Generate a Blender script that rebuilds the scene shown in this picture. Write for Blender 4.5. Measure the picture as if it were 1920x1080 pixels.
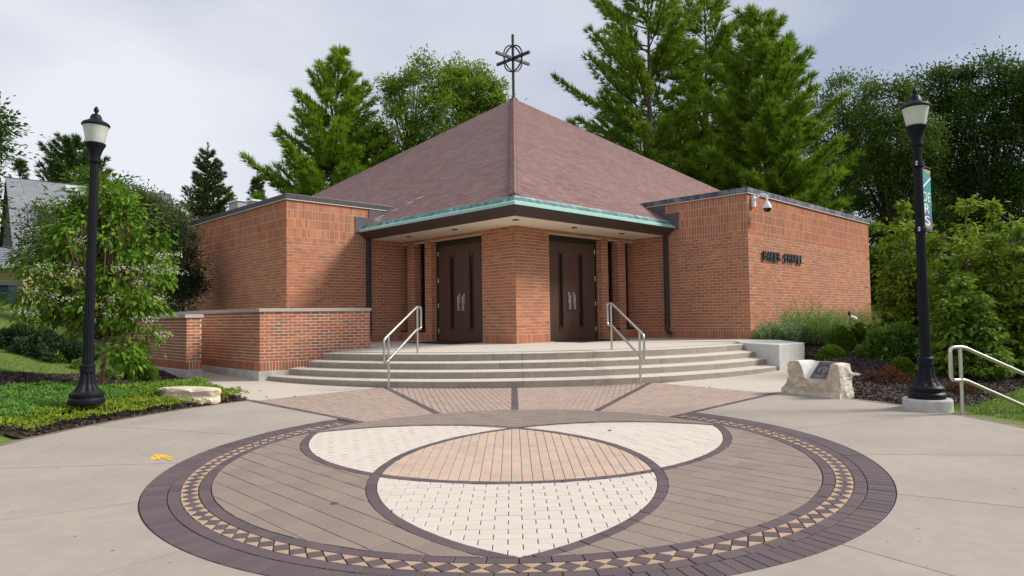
import bpy, math, random
import numpy as np
from mathutils import Vector, Matrix, noise as mnoise

# ------------------------------------------------------------------ clear
for o in list(bpy.data.objects):
    bpy.data.objects.remove(o, do_unlink=True)
SC = bpy.context.scene
COL = SC.collection
RAD = math.radians
rng = np.random.default_rng(7)
random.seed(7)

# ------------------------------------------------------------------ camera
F_PX, PITCH, ROLL, CAM_H = 1258.3, 0.04235, 0.01388, 1.5      # focal length in photo pixels (1920 wide)
cp_, sp_ = math.cos(PITCH), math.sin(PITCH)
_F = np.array([0, cp_, sp_]); _R = np.array([1., 0, 0]); _U = np.array([0, -sp_, cp_])
_c, _s = math.cos(ROLL), math.sin(ROLL)
_R, _U = _c * _R - _s * _U, _s * _R + _c * _U
camd = bpy.data.cameras.new("camera")
cam = bpy.data.objects.new("camera", camd)
COL.objects.link(cam)
camd.sensor_width = 36.0
camd.lens = F_PX * 36.0 / 1920.0
camd.clip_end = 2000
camd.clip_start = 0.05
M = Matrix.Identity(4)
for i in range(3):
    M[i][0], M[i][1], M[i][2] = _R[i], _U[i], -_F[i]
M[2][3] = CAM_H
cam.matrix_world = M
SC.camera = cam

# ------------------------------------------------------------------ sky, sun, exposure
SUN_EL, SUN_AZ = RAD(39), RAD(88)          # azimuth clockwise from +Y: hazy sun from the right, slightly to the front
world = bpy.data.worlds.new("World")
SC.world = world
world.use_nodes = True
nt = world.node_tree
nt.nodes.clear()
def N(t, kind, **kw):
    n = t.nodes.new(kind)
    for k, v in kw.items():
        setattr(n, k, v)
    return n
wo = N(nt, 'ShaderNodeOutputWorld'); bg = N(nt, 'ShaderNodeBackground')
sky = N(nt, 'ShaderNodeTexSky', sky_type='NISHITA', sun_disc=False)
sky.sun_elevation = SUN_EL
sky.sun_rotation = SUN_AZ
sky.air_density = 1.0; sky.dust_density = 2.0
tc = N(nt, 'ShaderNodeTexCoord')
mp = N(nt, 'ShaderNodeMapping'); mp.inputs['Scale'].default_value = (1.0, 1.0, 2.2); mp.inputs['Location'].default_value = (0.35, 0.1, 0.2)
nz = N(nt, 'ShaderNodeTexNoise'); nz.inputs['Scale'].default_value = 1.7; nz.inputs['Detail'].default_value = 5; nz.inputs['Roughness'].default_value = 0.45
rp = N(nt, 'ShaderNodeValToRGB')
rp.color_ramp.elements[0].position = 0.30; rp.color_ramp.elements[0].color = (0.46, 0.515, 0.66, 1)
rp.color_ramp.elements[1].position = 0.66; rp.color_ramp.elements[1].color = (0.92, 0.94, 1.0, 1)
sc_ = N(nt, 'ShaderNodeVectorMath', operation='SCALE'); sc_.inputs['Scale'].default_value = 9.0
mx = N(nt, 'ShaderNodeMix', data_type='RGBA'); mx.inputs['Factor'].default_value = 0.9
L = nt.links.new
L(tc.outputs['Generated'], mp.inputs['Vector']); L(mp.outputs['Vector'], nz.inputs['Vector'])
L(nz.outputs['Fac'], rp.inputs['Fac']); L(rp.outputs['Color'], sc_.inputs[0])
L(sky.outputs['Color'], mx.inputs['A']); L(sc_.outputs['Vector'], mx.inputs['B'])
L(mx.outputs['Result'], bg.inputs['Color'])
bg.inputs['Strength'].default_value = 0.1
L(bg.outputs['Background'], wo.inputs['Surface'])

sund = bpy.data.lights.new("sun", 'SUN')
sund.energy = 4.2; sund.angle = RAD(15); sund.color = (1.0, 0.95, 0.87)
sun = bpy.data.objects.new("sun", sund); COL.objects.link(sun)
sdir = Vector((math.sin(SUN_AZ) * math.cos(SUN_EL), math.cos(SUN_AZ) * math.cos(SUN_EL), math.sin(SUN_EL)))
sun.rotation_euler = (-sdir).to_track_quat('-Z', 'Y').to_euler()
sun.location = (30, 5, 40)

vs = SC.view_settings
vs.view_transform = 'Standard'; vs.look = 'None'; vs.exposure = 0.12; vs.gamma = 1.0
vs.use_curve_mapping = False
SC.cycles.max_bounces = 6; SC.cycles.transparent_max_bounces = 6
SC.cycles.use_denoising = True

# ------------------------------------------------------------------ plan helpers: where a sight line of the photo meets the site
def ray(u, v):
    return (u - 960) / F_PX * _R - (v - 540) / F_PX * _U + _F
PLA, PLB, MCX, MCY = 0.004544, 0.016031, 0.02, 7.4523          # the plaza drains: 0.5 % to the left, 1.6 % towards the street
def gz(x, y):
    return PLA * x + PLB * (y - MCY)
def gp(u, v, dz=0.0):
    d = ray(u, v); t = (-CAM_H - PLB * MCY + dz) / (d[2] - PLA * d[0] - PLB * d[1]); P = d * t
    return np.array([P[0], P[1], P[2] + CAM_H])
def at(u, v, Y):
    d = ray(u, v); P = d * (Y / d[1])
    return np.array([P[0], P[1], P[2] + CAM_H])

# ------------------------------------------------------------------ object helpers
def tag(o, label=None, cat=None, group=None, kind=None):
    if label: o['label'] = label
    if cat: o['category'] = cat
    if group: o['group'] = group
    if kind: o['kind'] = kind
    return o
def thing(name, loc, label=None, cat=None, group=None, kind=None):
    o = bpy.data.objects.new(name, None)
    o.empty_display_size = 0.2
    o.location = loc
    COL.objects.link(o)
    return tag(o, label, cat, group, kind)
def hang(o, parent):
    if parent is not None:
        o.parent = parent
        P = Matrix.Identity(4); q = parent
        P = world_of(parent)
        o.matrix_parent_inverse = P.inverted()
    return o
def world_of(o):
    m = Matrix.LocRotScale(o.location, o.rotation_euler, o.scale)
    if o.parent is not None:
        return world_of(o.parent) @ o.matrix_parent_inverse @ m
    return m
def new_obj(name, me, parent=None, **kw):
    o = bpy.data.objects.new(name, me)
    COL.objects.link(o)
    hang(o, parent)
    return tag(o, **kw)
def mesh_of(name, V, Fc, mat=None, smooth=False, rnd=None):
    V = np.asarray(V, dtype=np.float32).reshape(-1, 3)
    me = bpy.data.meshes.new(name)
    if isinstance(Fc, np.ndarray):
        m, k = Fc.shape
        me.vertices.add(len(V)); me.vertices.foreach_set("co", V.ravel())
        me.loops.add(m * k); me.loops.foreach_set("vertex_index", Fc.astype(np.int32).ravel())
        me.polygons.add(m)
        me.polygons.foreach_set("loop_start", np.arange(0, m * k, k, dtype=np.int32))
        me.polygons.foreach_set("loop_total", np.full(m, k, dtype=np.int32))
        me.polygons.foreach_set("use_smooth", np.zeros(m, dtype=bool))
        me.update(calc_edges=True)
    else:
        me.from_pydata([tuple(map(float, v)) for v in V], [], [tuple(int(i) for i in f) for f in Fc])
        me.update()
    if rnd is not None:
        a = me.attributes.new("rnd", 'FLOAT', 'FACE')
        a.data.foreach_set("value", np.asarray(rnd, dtype=np.float32))
    if smooth:
        me.polygons.foreach_set("use_smooth", np.ones(len(me.polygons), dtype=bool))
    if mat:
        me.materials.append(mat)
    return me
class MB:
    """collects simple shapes into one mesh"""
    def __init__(s): s.V = []; s.F = []; s.R = []
    def add(s, V, Fc, r=None):
        b = len(s.V); s.V += [tuple(v) for v in V]
        for f in Fc: s.F.append(tuple(i + b for i in f)); s.R.append(random.random() if r is None else r)
        return s
    def box(s, c, half, ax=None, r=None):
        ax = np.eye(3) if ax is None else np.asarray(ax, float); c = np.asarray(c, float)
        r = random.random() if r is None else r
        P = [c + sx * half[0] * ax[0] + sy * half[1] * ax[1] + sz * half[2] * ax[2] for sz in (-1, 1) for sy in (-1, 1) for sx in (-1, 1)]
        return s.add(P, [(0, 2, 3, 1), (4, 5, 7, 6), (0, 1, 5, 4), (2, 6, 7, 3), (0, 4, 6, 2), (1, 3, 7, 5)], r)
    def tube(s, pts, rad, n=8, caps=True, r=None, phase=0.0):
        pts = [np.asarray(p, float) for p in pts]
        rad = [rad] * len(pts) if np.isscalar(rad) else rad
        V = []; prev = None
        for i, p in enumerate(pts):
            t = pts[min(i + 1, len(pts) - 1)] - pts[max(i - 1, 0)]
            t = t / (np.linalg.norm(t) + 1e-9)
            if prev is None:
                a = np.array([0, 0, 1.]) if abs(t[2]) < 0.9 else np.array([1., 0, 0])
                x = np.cross(a, t)
            else:
                x = prev - t * (prev @ t)
            x /= np.linalg.norm(x) + 1e-9; prev = x; y = np.cross(t, x)
            for k in range(n):
                a = 2 * math.pi * k / n + phase
                V.append(p + rad[i] * (math.cos(a) * x + math.sin(a) * y))
        Fc = [(i * n + k, i * n + (k + 1) % n, (i + 1) * n + (k + 1) % n, (i + 1) * n + k) for i in range(len(pts) - 1) for k in range(n)]
        if caps: Fc += [tuple(range(n - 1, -1, -1)), tuple((len(pts) - 1) * n + k for k in range(n))]
        return s.add(V, Fc, r)
    def lathe(s, prof, n=24, c=(0, 0, 0), flute=None, r=None):
        """prof: (radius, z); flute: (count, depth) cut grooves"""
        V = []
        for (ra, z) in prof:
            for k in range(n):
                a = 2 * math.pi * k / n
                q = ra
                if flute: q = ra * (1 - flute[1] * (0.5 - 0.5 * math.cos(a * flute[0])) ** 2)
                V.append((c[0] + q * math.cos(a), c[1] + q * math.sin(a), c[2] + z))
        m = len(prof)
        Fc = [(i * n + k, i * n + (k + 1) % n, (i + 1) * n + (k + 1) % n, (i + 1) * n + k) for i in range(m - 1) for k in range(n)]
        Fc += [tuple(range(n - 1, -1, -1)), tuple((m - 1) * n + k for k in range(n))]
        return s.add(V, Fc, r)
    def prism(s, poly, z0, z1, r=None):
        """poly: ccw list of (x,y); z0/z1 number or function"""
        n = len(poly); f0 = z0 if callable(z0) else (lambda x, y: z0); f1 = z1 if callable(z1) else (lambda x, y: z1)
        V = [(x, y, f0(x, y)) for x, y in poly] + [(x, y, f1(x, y)) for x, y in poly]
        Fc = [tuple(range(n - 1, -1, -1)), tuple(range(n, 2 * n))] + [(i, (i + 1) % n, n + (i + 1) % n, n + i) for i in range(n)]
        return s.add(V, Fc, r)
    def mesh(s, name, mat, smooth=False):
        return mesh_of(name, s.V, s.F, mat, smooth, s.R)
    def build(s, name, mat, parent=None, smooth=False, **kw):
        return new_obj(name, s.mesh(name, mat, smooth), parent, **kw)
def bevel(o, w=0.01, seg=2):
    m = o.modifiers.new("bevel", 'BEVEL'); m.width = w; m.segments = seg; m.limit_method = 'ANGLE'; m.angle_limit = RAD(40)
    return o
def smooth_by_angle(o, deg=40):
    me = o.data
    me.polygons.foreach_set("use_smooth", np.ones(len(me.polygons), dtype=bool))
    try: me.set_sharp_from_angle(angle=RAD(deg))
    except Exception: pass
    return o

# ------------------------------------------------------------------ materials
MATS = {}
def pal(name, cols, rough=0.85, grain=0.12, gscale=40.0, bump=0.15, bscale=120.0, wear=0.0, wscale=1.2, wearcol=(0.1, 0.09, 0.08), spec=0.3, metal=0.0, transl=0.0, tcol=None, coords='Object', stretch=None):
    """piece material: every piece draws its colour from a palette (object random + per-face attribute), with grain, wear and relief"""
    m = bpy.data.materials.new(name); m.use_nodes = True
    t = m.node_tree; t.nodes.clear(); L = t.links.new
    out = N(t, 'ShaderNodeOutputMaterial'); b = N(t, 'ShaderNodeBsdfPrincipled')
    b.inputs['Roughness'].default_value = rough; b.inputs['Specular IOR Level'].default_value = spec; b.inputs['Metallic'].default_value = metal
    at_ = N(t, 'ShaderNodeAttribute', attribute_name='rnd'); oi = N(t, 'ShaderNodeObjectInfo')
    ad = N(t, 'ShaderNodeMath', operation='ADD'); fr = N(t, 'ShaderNodeMath', operation='FRACT')
    L(at_.outputs['Fac'], ad.inputs[0]); L(oi.outputs['Random'], ad.inputs[1]); L(ad.outputs[0], fr.inputs[0])
    r = N(t, 'ShaderNodeValToRGB'); r.color_ramp.interpolation = 'LINEAR'
    els = r.color_ramp.elements
    n = len(cols)
    while len(els) < max(2, n): els.new(0.5)
    for i in range(len(els)):
        c = cols[min(i, n - 1)]
        els[i].position = i / max(1, len(els) - 1); els[i].color = (*c, 1)
    L(fr.outputs[0], r.inputs['Fac'])
    ge = N(t, 'ShaderNodeNewGeometry'); tc = N(t, 'ShaderNodeTexCoord')
    src = ge.outputs['Position']
    if stretch:
        mp = N(t, 'ShaderNodeMapping'); mp.inputs['Scale'].default_value = stretch; L(src, mp.inputs['Vector']); gsrc = mp.outputs['Vector']
    else: gsrc = src
    n1 = N(t, 'ShaderNodeTexNoise'); n1.inputs['Scale'].default_value = gscale; n1.inputs['Detail'].default_value = 4; L(gsrc, n1.inputs['Vector'])
    mr = N(t, 'ShaderNodeMapRange'); mr.inputs['From Min'].default_value = 0.25; mr.inputs['From Max'].default_value = 0.75
    mr.inputs['To Min'].default_value = 1 - grain; mr.inputs['To Max'].default_value = 1 + grain
    L(n1.outputs['Fac'], mr.inputs['Value'])
    vm = N(t, 'ShaderNodeVectorMath', operation='SCALE'); L(r.outputs['Color'], vm.inputs[0]); L(mr.outputs['Result'], vm.inputs['Scale'])
    colr = vm.outputs['Vector']
    if wear > 0:
        n2 = N(t, 'ShaderNodeTexNoise'); n2.inputs['Scale'].default_value = wscale; n2.inputs['Detail'].default_value = 6; n2.inputs['Roughness'].default_value = 0.62; L(src, n2.inputs['Vector'])
        m2 = N(t, 'ShaderNodeMapRange'); m2.inputs['From Min'].default_value = 0.42; m2.inputs['From Max'].default_value = 0.72; m2.inputs['To Max'].default_value = wear; L(n2.outputs['Fac'], m2.inputs['Value'])
        mm = N(t, 'ShaderNodeMix', data_type='RGBA'); L(m2.outputs['Result'], mm.inputs['Factor']); L(colr, mm.inputs['A']); mm.inputs['B'].default_value = (*wearcol, 1)
        colr = mm.outputs['Result']
    L(colr, b.inputs['Base Color'])
    if bump > 0:
        n3 = N(t, 'ShaderNodeTexNoise'); n3.inputs['Scale'].default_value = bscale; n3.inputs['Detail'].default_value = 3; L(src, n3.inputs['Vector'])
        bp = N(t, 'ShaderNodeBump'); bp.inputs['Strength'].default_value = bump; bp.inputs['Distance'].default_value = 0.01; L(n3.outputs['Fac'], bp.inputs['Height']); L(bp.outputs['Normal'], b.inputs['Normal'])
    sh = b.outputs['BSDF']
    if transl > 0:
        tr = N(t, 'ShaderNodeBsdfTranslucent'); L(colr, tr.inputs['Color'])
        ms = N(t, 'ShaderNodeMixShader'); ms.inputs['Fac'].default_value = transl; L(sh, ms.inputs[1]); L(tr.outputs['BSDF'], ms.inputs[2]); sh = ms.outputs['Shader']
    L(sh, out.inputs['Surface'])
    MATS[name] = m
    return m
def plain(name, col, rough=0.6, metal=0.0, spec=0.4, **kw):
    return pal(name, [col], rough=rough, metal=metal, spec=spec, **{**dict(grain=0.06, gscale=25, bump=0.05), **kw})

BRICK = pal('brick_clay', [(0.389, 0.138, 0.074), (0.480, 0.170, 0.084), (0.332, 0.138, 0.084), (0.525, 0.210, 0.094), (0.399, 0.165, 0.094), (0.445, 0.143, 0.077), (0.306, 0.143, 0.090), (0.514, 0.192, 0.100), (0.435, 0.182, 0.105), (0.571, 0.224, 0.094)], grain=.16, gscale=60, wear=.45, wscale=.7, wearcol=(.27, .14, .09), bump=.15)
BRICK2 = pal('wall_brick', [(0.439, 0.122, 0.067), (0.323, 0.115, 0.065), (0.514, 0.167, 0.078), (0.214, 0.127, 0.073), (0.425, 0.144, 0.078), (0.465, 0.122, 0.075), (0.258, 0.144, 0.083), (0.542, 0.202, 0.080), (0.387, 0.104, 0.063)], grain=.16, gscale=60, wear=.2, wscale=1.1, wearcol=(.26, .11, .07), bump=.25)
MORTAR = plain('mortar', (.58, .44, .325), rough=.95, grain=.12)
MORTAR2 = plain('pale_mortar', (.70, .585, .46), rough=.95, grain=.12)
CONC = pal('concrete', [(0.346, 0.301, 0.256), (0.361, 0.315, 0.266), (0.334, 0.293, 0.253)], grain=.06, gscale=9, wear=.7, wscale=.8, wearcol=(.26, .235, .205), bump=.08, bscale=260, rough=.9)
CONCW = pal('concrete_walk', [(0.500, 0.446, 0.378), (0.521, 0.462, 0.388)], grain=.06, gscale=9, wear=.25, wscale=.5, wearcol=(.40, .36, .32), bump=.08, bscale=260, rough=.9)
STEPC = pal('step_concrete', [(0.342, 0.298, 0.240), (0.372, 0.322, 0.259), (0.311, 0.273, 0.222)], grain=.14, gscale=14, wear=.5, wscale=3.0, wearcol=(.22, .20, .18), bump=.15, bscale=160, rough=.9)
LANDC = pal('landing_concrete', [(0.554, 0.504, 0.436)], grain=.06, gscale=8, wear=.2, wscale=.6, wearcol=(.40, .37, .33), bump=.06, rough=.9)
FOUND = pal('foundation_concrete', [(0.525, 0.512, 0.488)], grain=.15, gscale=10, wear=.5, wscale=3, wearcol=(.25, .24, .22), bump=.3, bscale=60)
COPING = pal('limestone_coping', [(.47, .42, .37), (.44, .40, .36)], grain=.08, gscale=15, wear=.35, wscale=2.0, wearcol=(.33, .30, .27), bump=.1)
DARKP = pal('dark_paver', [(0.103, 0.077, 0.084), (0.116, 0.085, 0.090), (0.087, 0.067, 0.078), (0.124, 0.092, 0.092), (0.097, 0.075, 0.086)], grain=.12, gscale=70, wear=.2, wscale=1.5, wearcol=(.15, .125, .13), bump=.2, rough=.85)
FIELDP = pal('brown_paver', [(0.244, 0.191, 0.159), (0.259, 0.202, 0.166), (0.224, 0.175, 0.147), (0.269, 0.206, 0.174), (0.233, 0.187, 0.159)], grain=.10, gscale=60, wear=.3, wscale=1.4, wearcol=(.20, .165, .14), bump=.2)
FANP = pal('tan_paver', [(0.369, 0.280, 0.230), (0.350, 0.260, 0.212), (0.401, 0.298, 0.243), (0.330, 0.254, 0.212), (0.388, 0.298, 0.248)], grain=.10, gscale=60, wear=.25, wscale=1.4, wearcol=(.31, .245, .205), bump=.2)
CREAMP = pal('cream_paver', [(0.564, 0.499, 0.437), (0.583, 0.517, 0.451), (0.545, 0.485, 0.424), (0.592, 0.521, 0.464)], grain=.05, gscale=60, wear=.15, wscale=1.2, wearcol=(.50, .46, .40), bump=.12)
PINKP = pal('rose_paver', [(0.495, 0.359, 0.281), (0.538, 0.392, 0.303), (0.453, 0.370, 0.297), (0.560, 0.403, 0.297), (0.431, 0.359, 0.303), (0.538, 0.365, 0.275), (0.495, 0.407, 0.326)], grain=.08, gscale=60, wear=.15, bump=.15)
TANT = pal('tan_triangle', [(0.397, 0.269, 0.178), (0.380, 0.287, 0.199), (0.432, 0.287, 0.209), (0.363, 0.250, 0.156), (0.406, 0.316, 0.219)], grain=.08, gscale=60, bump=.15)
JOINT = plain('joint_sand', (.075, .06, .055), rough=1.0, grain=.2)
YELLOW = plain('yellow_spray_paint', (.72, .42, .03), rough=.8, grain=.2)
SHING = pal('slate_shingle', [(0.201, 0.111, 0.103), (0.223, 0.125, 0.112), (0.179, 0.105, 0.103), (0.238, 0.138, 0.119), (0.196, 0.119, 0.121), (0.250, 0.149, 0.132), (0.169, 0.094, 0.091), (0.185, 0.094, 0.083), (0.201, 0.119, 0.115)], grain=.16, gscale=30, wear=.35, wscale=.5, wearcol=(.25, .178, .168), bump=.2, rough=.75)
STAIN = pal('lime_stained_slate', [(.34, .27, .27), (.42, .36, .36)], grain=.3, gscale=20, bump=.2)
PATINA = pal('patina_copper', [(0.120, 0.270, 0.255), (0.203, 0.375, 0.345), (0.068, 0.143, 0.150), (0.300, 0.465, 0.420), (0.150, 0.285, 0.330), (0.375, 0.495, 0.450)], grain=.75, gscale=7, stretch=(1.2, 1.2, .12), wear=.6, wscale=2.2, wearcol=(.10, .13, .14), bump=.1, rough=.7)
LIP = pal('pale_patina', [(0.344, 0.563, 0.516), (0.375, 0.594, 0.547)], grain=.1, gscale=10, wear=.25, wscale=2.5, wearcol=(.24, .42, .38), rough=.6)
FASCIA = pal('brown_metal', [(.066, .043, .036)], grain=.08, gscale=5, bump=.0, rough=.5, spec=.4)
COPMET = pal('dark_coping_metal', [(.045, .038, .046)], grain=.2, gscale=8, bump=0, rough=.45, spec=.5)
COPWORN = pal('worn_coping_metal', [(.06, .055, .075)], grain=.3, gscale=12, wear=.8, wscale=4, wearcol=(.30, .31, .38), bump=0, rough=.45)
FLASH = pal('purple_flashing', [(.105, .085, .10)], grain=.1, gscale=6, bump=0, rough=.5)
DRIP = plain('drip_edge', (.55, .52, .50), rough=.5)
SOFFIT = plain('soffit_board', (.88, .75, .62), rough=.8, grain=.04, bump=0)
DOORM = pal('bronze_door', [(0.090, 0.048, 0.033)], grain=.12, gscale=6, stretch=(4, 4, .6), bump=.02, rough=.45, spec=.45)
DOORF = plain('door_frame_bronze', (.035, .022, .018), rough=.5)
GLASSD = plain('dark_glass', (.006, .007, .009), rough=.06, spec=.6, grain=0, bump=0)
STEEL = plain('brushed_steel', (.62, .60, .57), rough=.30, metal=1.0, grain=.05, bump=.03)
CHROME = plain('door_hardware', (.58, .57, .56), rough=.35, metal=.85, bump=0)
BLACKM = pal('black_lamp_paint', [(.006, .007, .012)], grain=.1, gscale=20, rough=.5, spec=.22, bump=.03)
DARKMET = plain('dark_bronze', (.02, .02, .022), rough=.5, spec=.4)
RUBBER = plain('rubber_mat', (.012, .012, .015), rough=.9)
WHITEP = plain('white_plastic', (.74, .74, .74), rough=.4, bump=0, grain=.02)
LIME = pal('rough_limestone', [(0.590, 0.493, 0.388)], grain=.25, gscale=7, wear=.5, wscale=4, wearcol=(.33, .25, .17), bump=.6, bscale=30, rough=.95)
LIMECUT = pal('sawn_limestone', [(.66, .62, .58)], grain=.06, gscale=12, bump=.08, rough=.85)
BOULD = pal('pale_boulder', [(0.627, 0.526, 0.403)], grain=.15, gscale=6, wear=.35, wscale=4, wearcol=(.42, .33, .24), bump=.4, bscale=25)
PLAQ = plain('plaque_metal', (.045, .04, .042), rough=.45, spec=.5)
PLAQL = plain('plaque_relief', (.42, .38, .34), rough=.4, metal=.3)
SOIL = plain('soil', (.045, .033, .025), rough=1, grain=.3, bump=.5, bscale=60)
MULCH = pal('bark_mulch', [(.05, .032, .026), (.085, .058, .048), (.032, .022, .018), (.13, .098, .085), (.062, .043, .037), (.10, .07, .058), (.19, .155, .135)], grain=.2, gscale=60, bump=.2)
GRASSG = pal('grass_ground', [(0.090, 0.141, 0.021), (0.120, 0.168, 0.029)], grain=.3, gscale=6, wear=.4, wscale=.6, wearcol=(.12, .125, .035), bump=.4, bscale=80)
GRASS = pal('grass_blade', [(0.112, 0.210, 0.025), (0.150, 0.252, 0.030), (0.088, 0.175, 0.022), (0.188, 0.266, 0.040)], grain=.1, gscale=2, bump=0, rough=.7, transl=.35)
BARK = pal('bark', [(.10, .078, .06)], grain=.3, gscale=15, stretch=(1, 1, .25), bump=.8, bscale=30)
BARKT = pal('tan_bark', [(.22, .14, .085)], grain=.3, gscale=15, stretch=(1, 1, .25), bump=.6, bscale=30)
def leafmat(name, cols, tr=.3, rough=.6, spec=.12): return pal(name, cols, grain=.18, gscale=.9, bump=0, rough=rough, spec=spec, transl=tr)
PINE = leafmat('pine_needles', [(0.133, 0.238, 0.022), (0.222, 0.346, 0.024), (0.163, 0.286, 0.024), (0.296, 0.418, 0.028), (0.118, 0.203, 0.025)], tr=.25)
PINED = leafmat('dark_pine_needles', [(0.053, 0.101, 0.028), (0.076, 0.131, 0.028), (0.046, 0.087, 0.026), (0.099, 0.160, 0.033)], tr=.2)
SPRUCE = leafmat('spruce_needles', [(0.053, 0.095, 0.029), (0.083, 0.123, 0.027), (0.043, 0.073, 0.025), (0.114, 0.153, 0.034)], tr=.2)
BROADL = leafmat('broad_leaves_light', [(0.161, 0.268, 0.027), (0.215, 0.340, 0.035), (0.127, 0.224, 0.026), (0.252, 0.367, 0.043), (0.180, 0.295, 0.030)], tr=.35)
BROADD = leafmat('broad_leaves_dark', [(0.052, 0.106, 0.017), (0.074, 0.137, 0.022), (0.042, 0.085, 0.016), (0.098, 0.172, 0.026), (0.058, 0.119, 0.019)], tr=.25)
BROADM = leafmat('broad_leaves_mid', [(0.091, 0.156, 0.026), (0.122, 0.194, 0.029), (0.075, 0.136, 0.022), (0.144, 0.217, 0.034)], tr=.3)
SEVEN = leafmat('glossy_leaves', [(0.090, 0.186, 0.017), (0.150, 0.279, 0.021), (0.067, 0.148, 0.015), (0.225, 0.341, 0.029), (0.120, 0.233, 0.019), (0.082, 0.170, 0.017)], tr=.32, rough=.5, spec=.15)
PETAL = leafmat('white_petals', [(.70, .68, .52), (.62, .62, .44), (.75, .72, .60)], tr=.3)
GREYG = leafmat('grey_green_leaves', [(0.103, 0.133, 0.046), (0.133, 0.164, 0.055), (0.078, 0.108, 0.037), (0.169, 0.190, 0.069)], tr=.3)
DOGW = leafmat('dogwood_leaves', [(0.172, 0.282, 0.026), (0.241, 0.346, 0.031), (0.137, 0.237, 0.025), (0.291, 0.373, 0.039), (0.188, 0.302, 0.026), (0.343, 0.310, 0.045)], tr=.35)
DOGW2 = leafmat('dogwood_leaves_deep', [(0.125, 0.225, 0.029), (0.173, 0.288, 0.032), (0.096, 0.185, 0.025), (0.232, 0.338, 0.040)], tr=.3)
YEW = leafmat('yew_needles', [(0.031, 0.062, 0.025), (0.044, 0.081, 0.027), (0.025, 0.050, 0.020), (0.062, 0.100, 0.033)], tr=.15)
BOXW = leafmat('boxwood_leaves', [(0.091, 0.164, 0.021), (0.120, 0.203, 0.023), (0.070, 0.125, 0.019), (0.201, 0.289, 0.026), (0.099, 0.174, 0.021)], tr=.2)
LAV = leafmat('catmint_leaves', [(0.199, 0.331, 0.079), (0.247, 0.375, 0.099), (0.166, 0.286, 0.066), (0.298, 0.420, 0.132)], tr=.3)
LAVG = leafmat('artemisia_leaves', [(0.198, 0.312, 0.123), (0.258, 0.368, 0.161), (0.167, 0.270, 0.103), (0.304, 0.409, 0.193)], tr=.3)
GRASSY = leafmat('feathery_leaves', [(0.207, 0.261, 0.076), (0.248, 0.296, 0.097), (0.165, 0.227, 0.062)], tr=.35)
SHRUBG = leafmat('shrub_leaves', [(0.089, 0.197, 0.033), (0.134, 0.263, 0.041), (0.072, 0.160, 0.029), (0.269, 0.375, 0.053), (0.107, 0.225, 0.035)], tr=.3)
BARB = leafmat('barberry_leaves', [(.10, .032, .022), (.14, .05, .026), (.07, .025, .02), (.16, .075, .035)], tr=.3)
SEDY = leafmat('sedum_yellow', [(0.218, 0.314, 0.023), (0.272, 0.356, 0.032), (0.177, 0.280, 0.023), (0.258, 0.271, 0.037), (0.164, 0.254, 0.026)], tr=.3)
SEDG = leafmat('ground_cover_green', [(0.115, 0.263, 0.042), (0.146, 0.318, 0.049), (0.092, 0.217, 0.038), (0.169, 0.336, 0.055)], tr=.3)
SIDING = pal('olive_siding', [(.26, .235, .11), (.27, .245, .115)], grain=.05, gscale=8, bump=.03)
ROOFG = pal('grey_shingles', [(0.198, 0.215, 0.238), (0.224, 0.238, 0.257), (0.178, 0.195, 0.218), (0.238, 0.251, 0.271)], grain=.12, gscale=9, bump=.2)
BROWNW = plain('brown_gable', (.05, .042, .040), rough=.8)
WHITET = plain('white_trim', (.66, .68, .72), rough=.5)
BINB = plain('blue_bin', (.018, .03, .065), rough=.45)
METG = plain('grey_metal', (.30, .31, .33), rough=.5, grain=.1)
GLOBE = pal('frosted_globe', [(0.780, 0.806, 0.754)], grain=.05, gscale=8, bump=.05, rough=.25, spec=.5, transl=.45)
BAN_T = plain('banner_teal', (.03, .24, .27), rough=.7)
BAN_B = plain('banner_blue', (.04, .13, .28), rough=.7)
BAN_O = plain('banner_orange', (.55, .20, .06), rough=.7)
BAN_W = plain('banner_white', (.75, .76, .78), rough=.7)
REDSMALL = plain('red_cap', (.35, .04, .04), rough=.5)
# ------------------------------------------------------------------ terrain
PC, PR = (-0.05, 7.9), 6.3                                      # outer edge of the concrete plaza
STC, SR = (0.2, 22.0), [8.70, 8.37, 8.04, 7.70]                 # steps are arcs about one centre
TL = RAD(44.6)
dL = np.array([-math.sin(TL), math.cos(TL)]); dR = np.array([math.cos(TL), math.sin(TL)])   # the two wall directions of the chapel
C0 = np.array([0.10, 17.5])
TIL, TIR, WIN, WSL, WSR = 5.15, 5.32, 3.80, 10.2, 9.9
IL = C0 + TIL * dL; IR = C0 + TIR * dR
WL = IL - WIN * dR; WR = IR - WIN * dL
ZL = 0.785
WTOP, WCOP = 4.84, 5.0

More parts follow.
